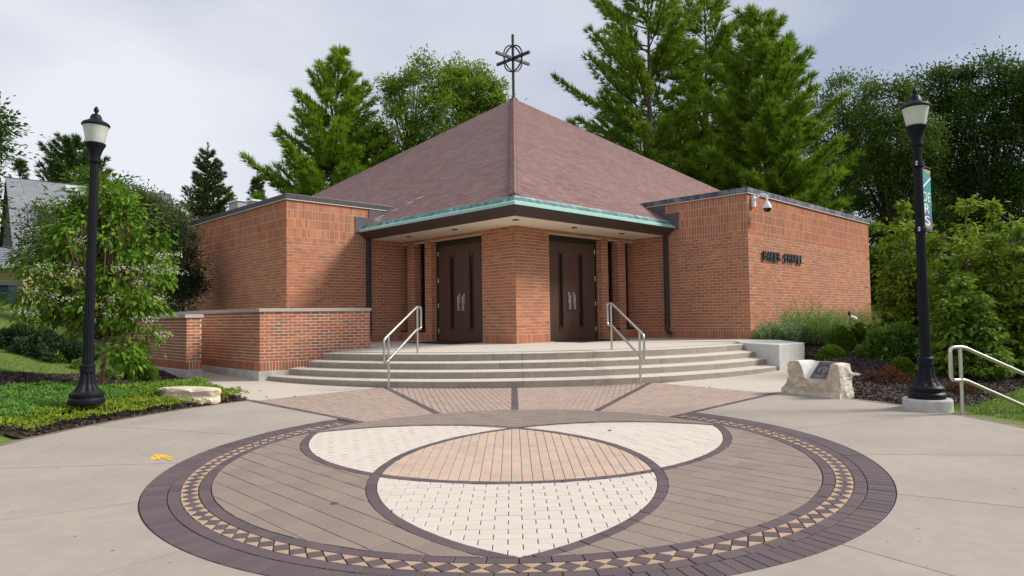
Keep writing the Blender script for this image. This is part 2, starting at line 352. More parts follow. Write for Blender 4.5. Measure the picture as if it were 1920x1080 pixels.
def sstep(x, a, b):
    t = np.clip((x - a) / (b - a), 0, 1); return t * t * (3 - 2 * t)
def terr(x, y):
    """ground height: flat plaza, lawn rising to the left, bed rising to the chapel, lawn falling to the right"""
    x = np.asarray(x, float); y = np.asarray(y, float)
    dx, dy = x - PC[0], y - PC[1]
    r = np.hypot(dx, dy); d = np.maximum(r - PR, 0); th = np.degrees(np.arctan2(dy, dx))
    k = np.minimum(1, (PR + 0.0) / np.maximum(r, 1e-6))
    base = gz(PC[0] + dx * k, PC[1] + dy * k)
    slope = -0.035 + 0.105 * sstep(th, 15, 48)
    right = base + np.clip(slope * d, -1.2, 0.66)
    left = 0.10 + 0.155 * np.maximum(0, -x - 8.0) + 0.10 * sstep(d, 0.30, 1.2) * sstep(-x, 5.2, 6.4) * (1 - sstep(y, 13.2, 14.5))
    left = np.where(left > 2.3, 2.3 + (left - 2.3) * 0.25, left)
    left = np.minimum(left, 4.0)
    w = sstep(-x, 4.0, 6.2) * sstep(d, 0.12, 1.5)
    front = sstep(y, -1.0, 3.0)
    z = right * (1 - w) + np.maximum(left, base) * w
    return z * front + base * (1 - front)
def tz(x, y): return float(terr(x, y))
def ground_at(u, v, y0=4.0, y1=90.0):
    """where the sight line of the photo meets the terrain"""
    d = ray(u, v); t0 = y0 / d[1]
    for k in range(4000):
        t = t0 + k * (y1 - y0) / 4000 / d[1]
        if CAM_H + d[2] * t <= tz(d[0] * t, d[1] * t):
            return np.array([d[0] * t, d[1] * t, tz(d[0] * t, d[1] * t)])
    P = d * (y1 / d[1]); return np.array([P[0], P[1], tz(P[0], P[1])])

APL = [(-4.62, 12.15), (-2.76, 13.72), (-3.76, 14.25), (-5.5, 15.55), (-5.9, 15.6), (-10.2, 19.8), (-11.6, 20.6), (-11.3, 19.6), (-7.45, 15.95), (-7.1, 15.2), (-5.85, 13.1)]
APR = [(2.96, 13.62), (4.52, 11.87), (4.95, 12.0), (5.95, 13.2), (7.35, 15.9), (7.1, 16.33), (6.2, 15.8), (4.7, 14.62)]
def inpoly(x, y, poly):
    x = np.asarray(x, float); y = np.asarray(y, float); c = np.zeros(x.shape, bool); n = len(poly)
    for i in range(n):
        x0, y0 = poly[i]; x1, y1 = poly[(i + 1) % n]
        k = ((y0 > y) != (y1 > y)); xx = (x1 - x0) * (y - y0) / ((y1 - y0) if y1 != y0 else 1e-9) + x0
        c ^= k & (x < xx)
    return c
def body_rect(P, a, la, b, lb): return [tuple(P), tuple(P + a * la), tuple(P + a * la + b * lb), tuple(P + b * lb)]
LANDP = [tuple(C0 + np.array([0, -3.4])), (5.6, 16.7), (7.1, 16.3), tuple(WR), tuple(IR), tuple(IL), tuple(WL), (-5.4, 16.4), (-3.0, 14.9)]
CHK = [(5.66, 16.75), (6.17, 15.60), (7.07, 16.32), (7.05, 18.0), tuple(WR + np.array([.35, -.28])), tuple(WR + np.array([-.6, -.2]))]
APR2 = [(2.96, 13.4), (4.5, 11.8), (4.95, 11.95), (5.95, 13.15), (7.4, 15.9), (7.2, 16.3), (6.2, 16.2), (4.7, 15.0)]
def paved(x, y):
    m = np.hypot(np.asarray(x) - PC[0], np.asarray(y) - PC[1]) < PR + 0.42
    pass
    return m | paved_core(x, y)
def paved_core(x, y):
    fan = (np.asarray(y) > 9) & (np.asarray(y) < 15.6) & (np.abs(np.asarray(x)) < 4.7) & (np.abs(np.asarray(x)) < 0.55 * (np.asarray(y) - 5) + .5) & (np.hypot(np.asarray(x) - STC[0], np.asarray(y) - STC[1]) > 7.0)
    return fan | inpoly(x, y, APL) | inpoly(x, y, APR2) | inpoly(x, y, CHK) | inpoly(x, y, LANDP) | (np.hypot(np.asarray(x) - STC[0], np.asarray(y) - STC[1]) < 8.75) & (np.asarray(y) < 18) & (np.asarray(x) > -5.4) & (np.asarray(x) < 6.2)

def axis(segs):
    out = []
    for a, b, s in segs: out += list(np.arange(a, b - 1e-9, s))
    return np.array(out + [segs[-1][1]])
xs = axis([(-220, -60, 16), (-60, -16, 2.2), (-16, 16, 0.2), (16, 60, 2.2), (60, 220, 16)])
ys = axis([(-60, -4, 4), (-4, 22, 0.2), (22, 60, 1.6), (60, 300, 16)])
X, Y = np.meshgrid(xs, ys); Z = terr(X, Y)
RR_ = np.hypot(X - PC[0], Y - PC[1])
Z = np.where(paved_core(X, Y) | (RR_ < PR - .3), np.minimum(Z - .10, gz(X, Y) - .13), np.where(RR_ < PR + .36, np.minimum(Z, gz(X, Y) - .02), Z))
nx, ny = len(xs), len(ys)
idx = np.arange(nx * ny).reshape(ny, nx)
Fq = np.stack([idx[:-1, :-1], idx[:-1, 1:], idx[1:, 1:], idx[1:, :-1]], -1).reshape(-1, 4)
new_obj('ground', mesh_of('ground', np.stack([X, Y, Z], -1), Fq, GRASSG, smooth=True), kind='structure')

def sheet(name, inside, x0, x1, y0, y1, step, dz, mat, **kw):
    """a soil or mulch sheet that follows the terrain"""
    xx = np.arange(x0, x1 + step, step); yy = np.arange(y0, y1 + step, step)
    A, B = np.meshgrid(xx, yy); Zs = terr(A, B) + dz - .05 * np.clip((.42 - (np.hypot(A - PC[0], B - PC[1]) - PR)) / .28, 0, 1)
    ok = inside(A, B)
    i = np.arange(A.size).reshape(A.shape)
    cell = ok[:-1, :-1] & ok[:-1, 1:] & ok[1:, 1:] & ok[1:, :-1]
    q = np.stack([i[:-1, :-1], i[:-1, 1:], i[1:, 1:], i[1:, :-1]], -1)[cell]
    used = np.unique(q); mp_ = np.zeros(A.size, int); mp_[used] = np.arange(len(used))
    V = np.stack([A.ravel(), B.ravel(), Zs.ravel()], -1)[used]
    return new_obj(name, mesh_of(name, V, mp_[q], mat, smooth=True), **kw)

# ------------------------------------------------------------------ paving
nrm = np.array([-PLA, -PLB, 1.0]); nrm /= np.linalg.norm(nrm)
axx = np.array([1, 0, PLA]); axx /= np.linalg.norm(axx); axy = np.cross(nrm, axx)
PM = Matrix(((axx[0], axy[0], nrm[0], MCX), (axx[1], axy[1], nrm[1], MCY), (axx[2], axy[2], nrm[2], 0), (0, 0, 0, 1)))
def lx(x, y): return (x - MCX, y - MCY)                          # site -> medallion coordinates
CAML = np.array([-MCX, -MCY])

def piece_mesh(name, poly, mat, depth=0.05, ch=0.003):
    """a paver: chamfered prism over a polygon, top at z=0"""
    P = np.array(poly); n = len(P); c = P.mean(0)
    d = P - c; ln = np.linalg.norm(d, axis=1, keepdims=True) + 1e-9
    Q = c + d * np.maximum(0.2, (ln - ch * 1.3) / ln)
    V = [(x, y, 0) for x, y in Q] + [(x, y, -ch) for x, y in P] + [(x, y, -depth) for x, y in P]
    Fc = [tuple(range(n))] + [(n + i, n + (i + 1) % n, (i + 1) % n, i) for i in range(n)] + [(2 * n + i, 2 * n + (i + 1) % n, n + (i + 1) % n, n + i) for i in range(n)]
    return V, Fc
def signed_area(P):
    P = np.array(P); return 0.5 * np.sum(P[:, 0] * np.roll(P[:, 1], -1) - np.roll(P[:, 0], -1) * P[:, 1])
def clip(poly, fns, step=0.06):
    P = []
    n = len(poly)
    for i in range(n):
        a = np.array(poly[i]); b = np.array(poly[(i + 1) % n]); k = max(1, int(np.linalg.norm(b - a) / step))
        for j in range(k): P.append(a + (b - a) * j / k)
    cut = False
    for f in fns:
        v = [f(p[0], p[1]) for p in P]
        if min(v) >= 0: continue
        if max(v) <= 0: return None, True
        cut = True; out = []
        m = len(P)
        for i in range(m):
            a, b, fa, fb = P[i], P[(i + 1) % m], v[i], v[(i + 1) % m]
            if fa >= 0: out.append(a)
            if (fa >= 0) != (fb >= 0):
                lo, hi = (a, b)
                for _ in range(14):
                    md = (lo + hi) / 2
                    if (f(md[0], md[1]) >= 0) == (fa >= 0): lo = md
                    else: hi = md
                out.append((lo + hi) / 2)
        P = out
        if len(P) < 3: return None, True
    if not cut: return [tuple(p) for p in poly], False
    # drop points on straight runs
    changed = True
    while changed and len(P) > 3:
        changed = False
        for i in range(len(P)):
            a, b, c = P[i - 1], P[i], P[(i + 1) % len(P)]
            u, w = b - a, c - b
            if abs(u[0] * w[1] - u[1] * w[0]) < 2e-4 * (np.linalg.norm(u) + np.linalg.norm(w)) or np.linalg.norm(u) < 2e-3:
                P.pop(i); changed = True; break
    if len(P) < 3 or abs(signed_area(P)) < 4e-4: return None, True
    return [tuple(p) for p in P], True

class Pavers:
    """gathers the pavers of one kind; the 300 nearest become single parts, the rest one part of kind stuff"""
    def __init__(s, name, mat, parent, depth=0.05, cam=CAML, limit=300): s.name, s.mat, s.parent, s.depth, s.cam, s.limit = name, mat, parent, depth, cam, limit; s.items = []; s.cache = {}
    def add(s, poly, key=None, base=None, loc=None, rot=0.0):
        """poly in plaza coordinates; key/base/loc/rot describe a shared mesh"""
        c = np.mean(poly, 0)
        s.items.append((np.hypot(*(c - s.cam)), poly, key, base, loc, rot))
    def finish(s):
        s.items.sort(key=lambda t: t[0])
        for (d, poly, key, base, loc, rot) in s.items[:s.limit]:
            dz = random.uniform(-0.0016, 0.0016)
            if key is not None:
                if key not in s.cache:
                    V, Fc = piece_mesh(s.name, base, s.mat, s.depth); s.cache[key] = mesh_of(s.name, V, Fc, s.mat)
                me = s.cache[key]; lo, ro = loc, rot
            else:
                c = np.mean(poly, 0); V, Fc = piece_mesh(s.name, np.array(poly) - c, s.mat, s.depth); me = mesh_of(s.name, V, Fc, s.mat); lo, ro = c, 0.0
            o = bpy.data.objects.new(s.name, me); COL.objects.link(o); o.parent = s.parent
            o.location = (lo[0], lo[1], dz); o.rotation_euler = (random.uniform(-.002, .002), random.uniform(-.002, .002), ro)
        rest = s.items[s.limit:]
        if rest:
            V, Fc, R = [], [], []
            for (d, poly, *_x) in rest:
                v, f = piece_mesh(s.name, poly, s.mat, s.depth); b = len(V); dz = random.uniform(-.0016, .0016)
                V += [(a, q, c + dz) for a, q, c in v]; r = random.random()
                for g in f: Fc.append(tuple(i + b for i in g)); R.append(r)
            o = bpy.data.objects.new(s.name + '_field', mesh_of(s.name, V, Fc, s.mat, rnd=R)); COL.objects.link(o); o.parent = s.parent; o['kind'] = 'stuff'

R0, R1, R2, R3, R4 = 3.629, 3.416, 3.313, 3.166, 3.063
A0, A1 = RAD(135.6), RAD(43.6)                                   # the walkway joins the circle between these two angles
disc = MB(); disc.prism([(3.64 * math.cos(2 * math.pi * k / 120), 3.64 * math.sin(2 * math.pi * k / 120)) for k in range(120)], -0.08, -0.011)
plaza = disc.build('plaza', JOINT, None, kind='structure'); plaza.matrix_world = PM; plaza.data.name = 'plaza'
plaza.location = PM.to_translation(); plaza.rotation_euler = PM.to_euler()

def ring_poly(ra, rb, da, gap=0.0035):
    """one piece of a ring about its middle radius, pointing along +x"""
    rm = (ra + rb) / 2; a, b = ra + gap, rb - gap
    pa = da / 2 - gap / a; pb = da / 2 - gap / b
    return rm, [(a * math.cos(-pa) - rm, a * math.sin(-pa)), (b * math.cos(-pb) - rm, b * math.sin(-pb)), (b - rm, 0), (b * math.cos(pb) - rm, b * math.sin(pb)), (a * math.cos(pa) - rm, a * math.sin(pa)), (a - rm, 0)]
def ring(pv, ra, rb, n, key, a0=A0, a1=A1 + 2 * math.pi, off=0.0):
    da = 2 * math.pi / n; rm, base = ring_poly(ra, rb, da); base = [base[0], base[1], base[2], base[3], base[4], base[5]]
    for k in range(n):
        a = (k + 0.5 + off) * da
        aa = a if a >= a0 else a + 2 * math.pi
        if not (a0 + da * .5 <= aa <= a1 - da * .5): continue
        c, s = math.cos(a), math.sin(a)
        poly = [((x + rm) * c - y * s, (x + rm) * s + y * c) for x, y in base]
        pv.add(poly, key, base, (rm * c, rm * s), a)
border = Pavers('border_paver', DARKP, plaza); ring(border, R1, R0, 210, 'b'); border.finish()
rings = Pavers('ring_paver', DARKP, plaza); ring(rings, R2, R1, 101, 'o'); ring(rings, R4, R3, 94, 'i', off=.5); rings.finish()
# diamonds and triangles between the two rings
nd = 132; dia = Pavers('diamond_paver', DARKP, plaza); tri = Pavers('triangle_paver', TANT, plaza)
rm = (R2 + R3) / 2; g = 0.004
for k in range(nd):
    a = 2 * math.pi * k / nd; aa = a if a >= A0 else a + 2 * math.pi
    if not (A0 + .03 <= aa <= A1 + 2 * math.pi - .03): continue
    h = math.pi / nd
    pc = lambda r, t: (r * math.cos(t), r * math.sin(t))
    base = [(R3 + g * 1.5 - rm, 0), (0 - rm * (1 - math.cos(h)), -rm * math.sin(h) + g * 1.5), (R2 - g * 1.5 - rm, 0), (-rm * (1 - math.cos(h)), rm * math.sin(h) - g * 1.5)]
    rot = lambda P, b: [((x + rm) * math.cos(b) - y * math.sin(b), (x + rm) * math.sin(b) + y * math.cos(b)) for x, y in P]
    dia.add(rot(base, a), 'd', base, pc(rm, a), a)
    b = a + h
    bo = [(g * 1.2, 0), (R2 - g - rm, -R2 * math.sin(h) + g * 2.4), (R2 - g - rm, R2 * math.sin(h) - g * 2.4)]
    bi = [(-g * 1.2, 0), (R3 + g - rm, R3 * math.sin(h) - g * 2.4), (R3 + g - rm, -R3 * math.sin(h) + g * 2.4)]
    if b < A1 + 2 * math.pi:
        tri.add(rot(bo, b), 'to', bo, pc(rm, b), b); tri.add(rot(bi, b), 'ti', bi, pc(rm, b), b)
dia.finish(); tri.finish()

# three interlaced bands (trefoil) inside the circle
TK, TT, BW, TCY = 1.58, 3.05, 0.052, -0.07
tc_, trho = TT - TK, math.sqrt(TT * TT - TT * TK + TK * TK)
TC = {d: (tc_ * math.cos(RAD(d)), TCY + tc_ * math.sin(RAD(d))) for d in (330, 90, 210)}
def sd(d): 
    cx, cy = TC[d]; return lambda x, y: trho - math.hypot(x - cx, y - cy)       # >0 inside
def inside(d, m): 
    f = sd(d); return lambda x, y: f(x, y) - m
def outside(d, m):
    f = sd(d); return lambda x, y: -f(x, y) - m
G2 = 0.0045
inring = lambda x, y: R4 - G2 - math.hypot(x, y)
def grid(pv, ang, w, l, fns, box, org=(0, 0), gap=0.0035, jit=None, key='g', bond=0.5, gapl=None):
    """running-bond courses along direction ang, clipped to a region"""
    ca, sa = math.cos(ang), math.sin(ang); (x0, x1, y0, y1) = box
    e = gap if gapl is None else gapl
    base = [(-l / 2 + e, -w / 2 + gap), (l / 2 - e, -w / 2 + gap), (l / 2 - e, w / 2 - gap), (-l / 2 + e, w / 2 - gap)]
    for iy in range(int(y0 / w) - 1, int(y1 / w) + 2):
        off = (bond * l if iy % 2 else 0) + (random.uniform(-jit, jit) if jit else 0)
        for ix in range(int(x0 / l) - 2, int(x1 / l) + 2):
            cx, cy = ix * l + off, iy * w
            X_, Y_ = org[0] + cx * ca - cy * sa, org[1] + cx * sa + cy * ca
            if min(f(X_, Y_) for f in fns) < -math.hypot(l, w) * .6: continue
            poly = [(X_ + x * ca - y * sa, Y_ + x * sa + y * ca) for x, y in base]
            q, cut = clip(poly, fns)
            if q is None: continue
            if cut: pv.add(q)
            else: pv.add(poly, key, base, (X_, Y_), ang)
cream = Pavers('cream_paver', CREAMP, plaza); rose = Pavers('rose_paver', PINKP, plaza); brown = Pavers('brown_paver', FIELDP, plaza)
for tip, (i, j, k) in {270: (330, 210, 90), 30: (330, 90, 210), 150: (90, 210, 330)}.items():
    grid(cream, RAD(tip + 90), .104, .207, [inside(i, BW), inside(j, BW), outside(k, BW), inring], (-3, 3, -3.3, 3.3), org=(0.03, TCY), key='c', gap=.0007, gapl=.0032)
grid(rose, RAD(90), .100, .150, [inside(d, BW) for d in (330, 90, 210)], (-2, 2, -2, 2), org=(0, TCY), key='r', gap=.0024, gapl=.0009)
for f, (i, j) in {210: (330, 90), 330: (90, 210), 90: (210, 330)}.items():
    # field between two lobes and the ring
    ok = [outside(i, BW) if f != 0 else None, outside(j, BW), inring]
    if f == 210: ok = [outside(330, BW), outside(90, BW), inring]; an = RAD(-45)
    if f == 330: ok = [outside(210, BW), outside(90, BW), inring]; an = RAD(-45 + 1)
    if f == 90: ok = [outside(330, BW), outside(210, BW), inring, lambda x, y: y]; an = RAD(-20)
    grid(brown, an, .203, .265, ok, (-3.4, 3.4, -3.4, 3.4), key='f%d' % f, jit=.08, gap=.0028, gapl=.0019)
band = Pavers('band_paver', DARKP, plaza)
order = [330, 210, 90]
for q, d in enumerate(order):
    cx, cy = TC[d]; n = int(2 * math.pi * trho / .205); da = 2 * math.pi / n
    _, base = ring_poly(trho - BW + .003, trho + BW - .003, da)
    others = [e for e in order if e != d]
    for k in range(n):
        a = (k + .5) * da; c, s = math.cos(a), math.sin(a)
        poly = [(cx + (x + trho) * c - y * s, cy + (x + trho) * s + y * c) for x, y in base]
        mxy = (cx + trho * c, cy + trho * s)
        if max(sd(e)(*mxy) for e in others) < -.16 or inring(*mxy) < -.15: continue
        P = [poly]
        def unionf(x, y): return max(sd(e)(x, y) for e in others) + BW
        p0, cut0 = clip(poly, [unionf, inring])
        if p0 is None: continue
        parts = [p0]; cut = cut0
        for e in order[:q]:                                     # under the bands laid before it
            nxt = []
            for p in parts:
                v = [sd(e)(*z) for z in p]
                if min(v) > BW or max(v) < -BW: nxt.append(p); continue
                cut = True
                for fn in (inside(e, BW), outside(e, BW)):
                    r_, _ = clip(p, [fn])
                    if r_ is not None: nxt.append(r_)
            parts = nxt
        for p in parts:
            if not cut: band.add(p, 'b%d' % d, base, mxy, a)
            else: band.add(p)
cream.finish(); rose.finish(); brown.finish(); band.finish()

# walkway: a fan of pavers between the circle and the steps
walk = MB(); walk.prism([(-2.3, 2.0), (2.3, 2.0), (4.6, 4.5), (3.0, 6.5), (-2.9, 6.5), (-4.7, 4.75)], -0.09, -0.0125)
walkway = walk.build('walkway', JOINT, None, kind='structure')
walkway.location = PM.to_translation(); walkway.rotation_euler = PM.to_euler()
sx, sy = lx(*STC)
before_steps = lambda x, y: math.hypot(x - sx, y - sy) - SR[0] - .004
def halfplane(p, q, m=0.0):
    nx_, ny_ = -(q[1] - p[1]), q[0] - p[0]; ln = math.hypot(nx_, ny_)
    return lambda x, y: ((x - p[0]) * nx_ + (y - p[1]) * ny_) / ln - m      # >0 left of p->q
LA, LB = lx(-4.60, 12.13), lx(-2.76, 13.73)
RA, RB = lx(4.52, 11.87), lx(2.97, 13.60)
farL = halfplane(LB, LA, .004); farR = halfplane(RA, RB, .004)
beyond = lambda x, y: math.hypot(x, y) - R4 - .004
BA = [RAD(43.9), RAD(66.3), RAD(90), RAD(112.6), RAD(135.3)]
fanp = Pavers('tan_paver', FANP, walkway); fband = Pavers('band_paver', DARKP, walkway)
def radial(a, m, left):
    c, s = math.cos(a), math.sin(a)
    return (lambda x, y: (-x * s + y * c) - m) if left else (lambda x, y: -(-x * s + y * c) - m)
for i, (a, b, ang) in enumerate([(BA[0], BA[1], RAD(50)), (BA[1], BA[2], RAD(79)), (BA[2], BA[3], RAD(101)), (BA[3], BA[4], RAD(130))]):
    fns = [radial(a, .056, True), radial(b, .056, False), beyond, before_steps]
    if i == 0: fns.append(farR)
    if i == 3: fns.append(farL)
    grid(fanp, ang, .1, .2, fns, (2.6, 8.2, -2.5, 2.5), key='w%d' % i, gap=.0032, gapl=.0015)
for i, a in enumerate(BA):
    far = [before_steps] + ([farR] if i == 0 else []) + ([farL] if i == 4 else [])
    r = R4 + .004
    while r < 7.5:
        c, s = math.cos(a), math.sin(a)
        poly = [(c * p - s * q, s * p + c * q) for p, q in ((r + .003, -.052), (r + .2, -.052), (r + .2, .052), (r + .003, .052))]
        q_, cut = clip(poly, far)
        if q_ is not None: fband.add(q_)
        r += .203
fanp.finish(); fband.finish()

# concrete of the plaza: slabs divided by control joints
conc = MB(); 
pl2 = lx(*PC)
def outer_r(a, R=PR):
    # distance from the medallion centre to the plaza edge along angle a
    c, s = math.cos(a), math.sin(a); bq = c * pl2[0] + s * pl2[1]; cc = pl2[0] ** 2 + pl2[1] ** 2 - R * R
    return bq + math.sqrt(bq * bq - cc)
bed = MB(); bed.prism([(pl2[0] + (PR + .2) * math.cos(2 * math.pi * k / 96), pl2[1] + (PR + .2) * math.sin(2 * math.pi * k / 96)) for k in range(96)], -.14, -.09)
apron = bed.build('plaza_walk', JOINT, None, kind='structure'); apron.location = PM.to_translation(); apron.rotation_euler = PM.to_euler()
JA = [135.9, 159, 183, 207, 231, 256, 281, 306, 330, 354, 378, 403.3]
for a, b in zip(JA[:-1], JA[1:]):
    m = 24; g_ = .005
    inn = [((R0 + .008) * math.cos(RAD(a + (b - a) * k / m)), (R0 + .008) * math.sin(RAD(a + (b - a) * k / m))) for k in range(m + 1)]
    out = [(outer_r(t) * math.cos(t), outer_r(t) * math.sin(t)) for t in [RAD(a + (b - a) * k / m) for k in range(m + 1)]]
    # joint gap: pull both ends in a few millimetres
    for lst in (inn, out):
        for e, sgn in ((0, 1), (-1, -1)):
            t = RAD(a if e == 0 else b); lst[e] = (lst[e][0] - sgn * g_ * math.sin(t), lst[e][1] + sgn * g_ * math.cos(t))
    V, Fc = [], []
    n = m + 1
    for z in (0.0, -.1):
        V += [(x, y, z) for x, y in inn] + [(x, y, z) for x, y in out]
    for k in range(m):
        Fc += [(k, n + k, n + k + 1, k + 1), (2 * n + k, k, k + 1, 2 * n + k + 1)[::-1], (n + k, 3 * n + k, 3 * n + k + 1, n + k + 1)]
    Fc += [(0, 2 * n, 3 * n, n), (m, n + m, 3 * n + m, 2 * n + m)]
    o = new_obj('concrete_slab', mesh_of('concrete_slab', V, Fc, CONC)); o.parent = apron
edge = Pavers('edging_paver', pal('edging_brick', [(.19, .145, .125), (.23, .17, .14), (.16, .125, .11)], grain=.15, gscale=50, bump=.2), apron, depth=.16)
nn = int(2 * math.pi * (PR + .11) / .205); da = 2 * math.pi / nn
rme, ebase = ring_poly(PR + .006, PR + .13, da)
for k in range(nn):
    a = k * da; c, s = math.cos(a), math.sin(a); x, y = pl2[0] + rme * c, pl2[1] + rme * s
    am = math.degrees(math.atan2(y, x))
    if y + MCY < 2.5: continue
    if 44.5 < am < 134.5 or math.hypot(x + MCX - 6.1, y + MCY - 9.85) < .36: continue
    edge.add([(x, y)] * 3, 'e', ebase, (x, y), a)
edge.finish()
# aprons beside the walkway
for nm, poly in (('path', APL), ('path', APR)):
    m = MB(); P = poly if signed_area(poly) > 0 else poly[::-1]
    m.prism(P, lambda x, y: gz(x, y) - .12, lambda x, y: gz(x, y) - .001 + (0.02 * max(0, y - 15.8)))
    m.build(nm, CONCW, None, kind='structure')
# a sprayed utility mark on the concrete
mk = MB()
for pts, w in (([(288, 862), (289, 853.5), (300, 853), (322, 858)], .028), ([(300, 855), (312, 860), (323, 864)], .016), ([(289, 853.5), (298, 858), (296, 862)], .02)):
    P = [gp(*p)[:2] for p in pts]
    for a, b in zip(P[:-1], P[1:]):
        d = (b - a) / (np.linalg.norm(b - a) + 1e-9); n_ = np.array([-d[1], d[0]]); a2, b2 = a - d * w * .4, b + d * w * .4
        q = [a2 - n_ * w, b2 - n_ * w * .8, b2 + n_ * w * .8, a2 + n_ * w]
        z_ = .0012 + .0008 * len(mk.F)
        mk.add([(x, y, gz(x, y) + z_) for x, y in q], [(0, 1, 2, 3)])
mk.build('paint_mark', YELLOW, None, label='small yellow spray painted arrow mark on the pale concrete left of the circle', cat='paint mark')
sp_ = MB()
for k in range(240):
    a = random.uniform(0, 6.283); r = random.uniform(3.75, 6.1); x, y = MCX + r * math.cos(a), MCY + r * math.sin(a)
    if 40 < math.degrees(a) < 138: continue
    s = random.uniform(.004, .013) * (2 if random.random() < .06 else 1); n = 5
    sp_.add([(x + s * random.uniform(.6, 1.4) * math.cos(6.283 * q / n), y + s * random.uniform(.6, 1.4) * math.sin(6.283 * q / n), gz(x, y) + .0018) for q in range(n)], [tuple(range(n))])
sp_.build('stains', plain('dark_stain', (.17, .14, .12), rough=.9), apron, kind='stuff')
# a few dead leaves and specks on the paving
for u, v, lab in ((500, 745, 'brown fallen leaf on the pale path near the tip of the left bed'), (488, 733, 'brown fallen leaf on the pale path below the corner of the brick wall'), (1331, 726, 'brown fallen leaf on the right path between the steps and the stone'), (553, 744, 'brown fallen leaf on the far left edge of the fan of tan pavers'), (627, 945, 'dark fallen leaf on the brown pavers left of the lower cream lobe'), (1143, 808, 'small fallen leaf on the cream pavers of the right lobe')):
    P = gp(u, v); m = MB(); a = random.uniform(0, 6.28); s = .03
    m.add([(P[0] + s * math.cos(a + t) * k, P[1] + s * math.sin(a + t) * k, P[2] + .003 + h_) for t, k, h_ in ((0, 1.3, .006), (1.6, .6, 0), (3.14, 1.2, .004), (4.7, .6, .01))], [(0, 1, 2), (0, 2, 3)])
    m.build('fallen_leaf', BARK, None, label=lab, cat='leaf', group='fallen leaves on the paving')

# ------------------------------------------------------------------ steps and landing
steps = thing('entrance_steps', (0, 14.0, .1), 'four broad curved concrete steps leading up to the chapel doors', 'steps')
ZF = [.233, .391, .547, .718]; ZB = [.255, .414, .569]
def arcxy(R, a): return (STC[0] + R * math.sin(a), STC[1] - R * math.cos(a))
AL = [-.745, -.70, -.665, -.655]; AR = [.765, .785, .79, .80]
JNT = [[-.62, -.46, -.30, -.15, .0, .0, .16, .33, .50, .66], [-.60, -.43, -.27, -.11, .0, .18, .36, .54, .68], [-.58, -.40, -.22, -.06, .0, .17, .38, .57, .7], [-.56, -.41, -.25, -.08, .0, .2, .37, .55, .70]]
for k in range(3 + 1):
    js = sorted(set([AL[k]] + [j for j in JNT[k] if AL[k] + .03 < j < AR[k] - .03] + [AR[k]]))
    for a, b in zip(js[:-1], js[1:]):
        n = 8; Rf = SR[k]; Rb = (SR[k + 1] - .03) if k < 3 else SR[3] - .34
        V = []
        g_ = .0025 / Rf
        for i in range(n + 1):
            t = a + g_ + (b - a - 2 * g_) * i / n
            xf, yf = arcxy(Rf, t); xb, yb = arcxy(Rb, t); cs = PLA * xf
            zb = ZB[k] + .001 if k < 3 else ZF[3] + .008
            z0 = (gz(xf, yf) - .06) if k == 0 else ZF[k - 1] + cs - .05
            V += [(xf, yf, z0), (xf, yf, ZF[k] + cs - .012), (*arcxy(Rf - .012, t), ZF[k] + cs), (xb, yb, zb + cs), (xb, yb, z0)]
        Fc = [(5 * i + j, 5 * i + (j + 1) % 5, 5 * i + 5 + (j + 1) % 5, 5 * i + 5 + j) for i in range(n) for j in range(5)]
        Fc = [f[::-1] for f in Fc] + [(0, 1, 2, 3, 4), tuple(5 * n + q for q in (4, 3, 2, 1, 0))]
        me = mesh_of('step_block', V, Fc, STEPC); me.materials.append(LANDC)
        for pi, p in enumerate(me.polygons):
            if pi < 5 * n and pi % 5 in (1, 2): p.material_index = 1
        new_obj('step_block', me, steps)
# landing: rises gently to the doors
Vl, Fl = [], []
ths = np.linspace(-1.25, 1.3, 60); rr = [SR[3] - .345, 6.2, 5.2, 4.3, 3.0, .5]
for R in rr:
    for t in ths:
        x, y = arcxy(R, t); k = min(1, max(0, (SR[3] - R) / 3.0)); Vl.append((x, y, ZF[3] + .008 + (ZL - ZF[3] - .008) * k + PLA * x * (1 - k)))
n = len(ths)
for i in range(len(rr) - 1):
    for j in range(n - 1): Fl.append((i * n + j, i * n + j + 1, (i + 1) * n + j + 1, (i + 1) * n + j))
new_obj('landing', mesh_of('landing', Vl, Fl, LANDC), kind='structure')
# back strips of the landing up to the recess walls
bk = MB(); bk.prism([tuple(C0 + .05 * dR), (6.9, 17.6), tuple(WR + .1 * dR), tuple(IR + .4 * dR), tuple(C0 + 1.5 * (dL + dR)), tuple(IL + .4 * dL), tuple(WL - .02 * dL), (-4.9, 17.3)], ZL - .2, ZL - .004)
bk.build('landing_slab', LANDC, None, kind='structure')
# cheek wall at the right end of the steps
ck = MB()
ck.prism(CHK, 0.0, lambda x, y: .757 + .028 * min(1, max(0, (y - 15.6) / 2.5)))
o = ck.build('cheek_wall', pal('cheek_concrete', [(.60, .59, .56)], grain=.08, gscale=9, wear=.4, wscale=3, wearcol=(.38, .37, .36), bump=.15), None, label='pale concrete cheek wall closing the right end of the steps', cat='low wall'); bevel(o, .012)

def door_mat(t0, dv, nv, label):
    P = C0 + dv * t0; m = MB(); a, b = P + dv * .1, P + dv * 2.2
    q = [a - nv * .06, b - nv * .06, b - nv * 1.05, a - nv * 1.05]; q = q if signed_area(q) > 0 else q[::-1]
    m.prism([tuple(z) for z in q], ZL - .003, ZL + .012)
    m.build('door_mat', RUBBER, None, label=label, cat='door mat', group='door mats')
door_mat(1.3, dL, dR, 'black rubber mat lying before the left double door')
door_mat(1.3, dR, dL, 'black rubber mat lying before the right double door')
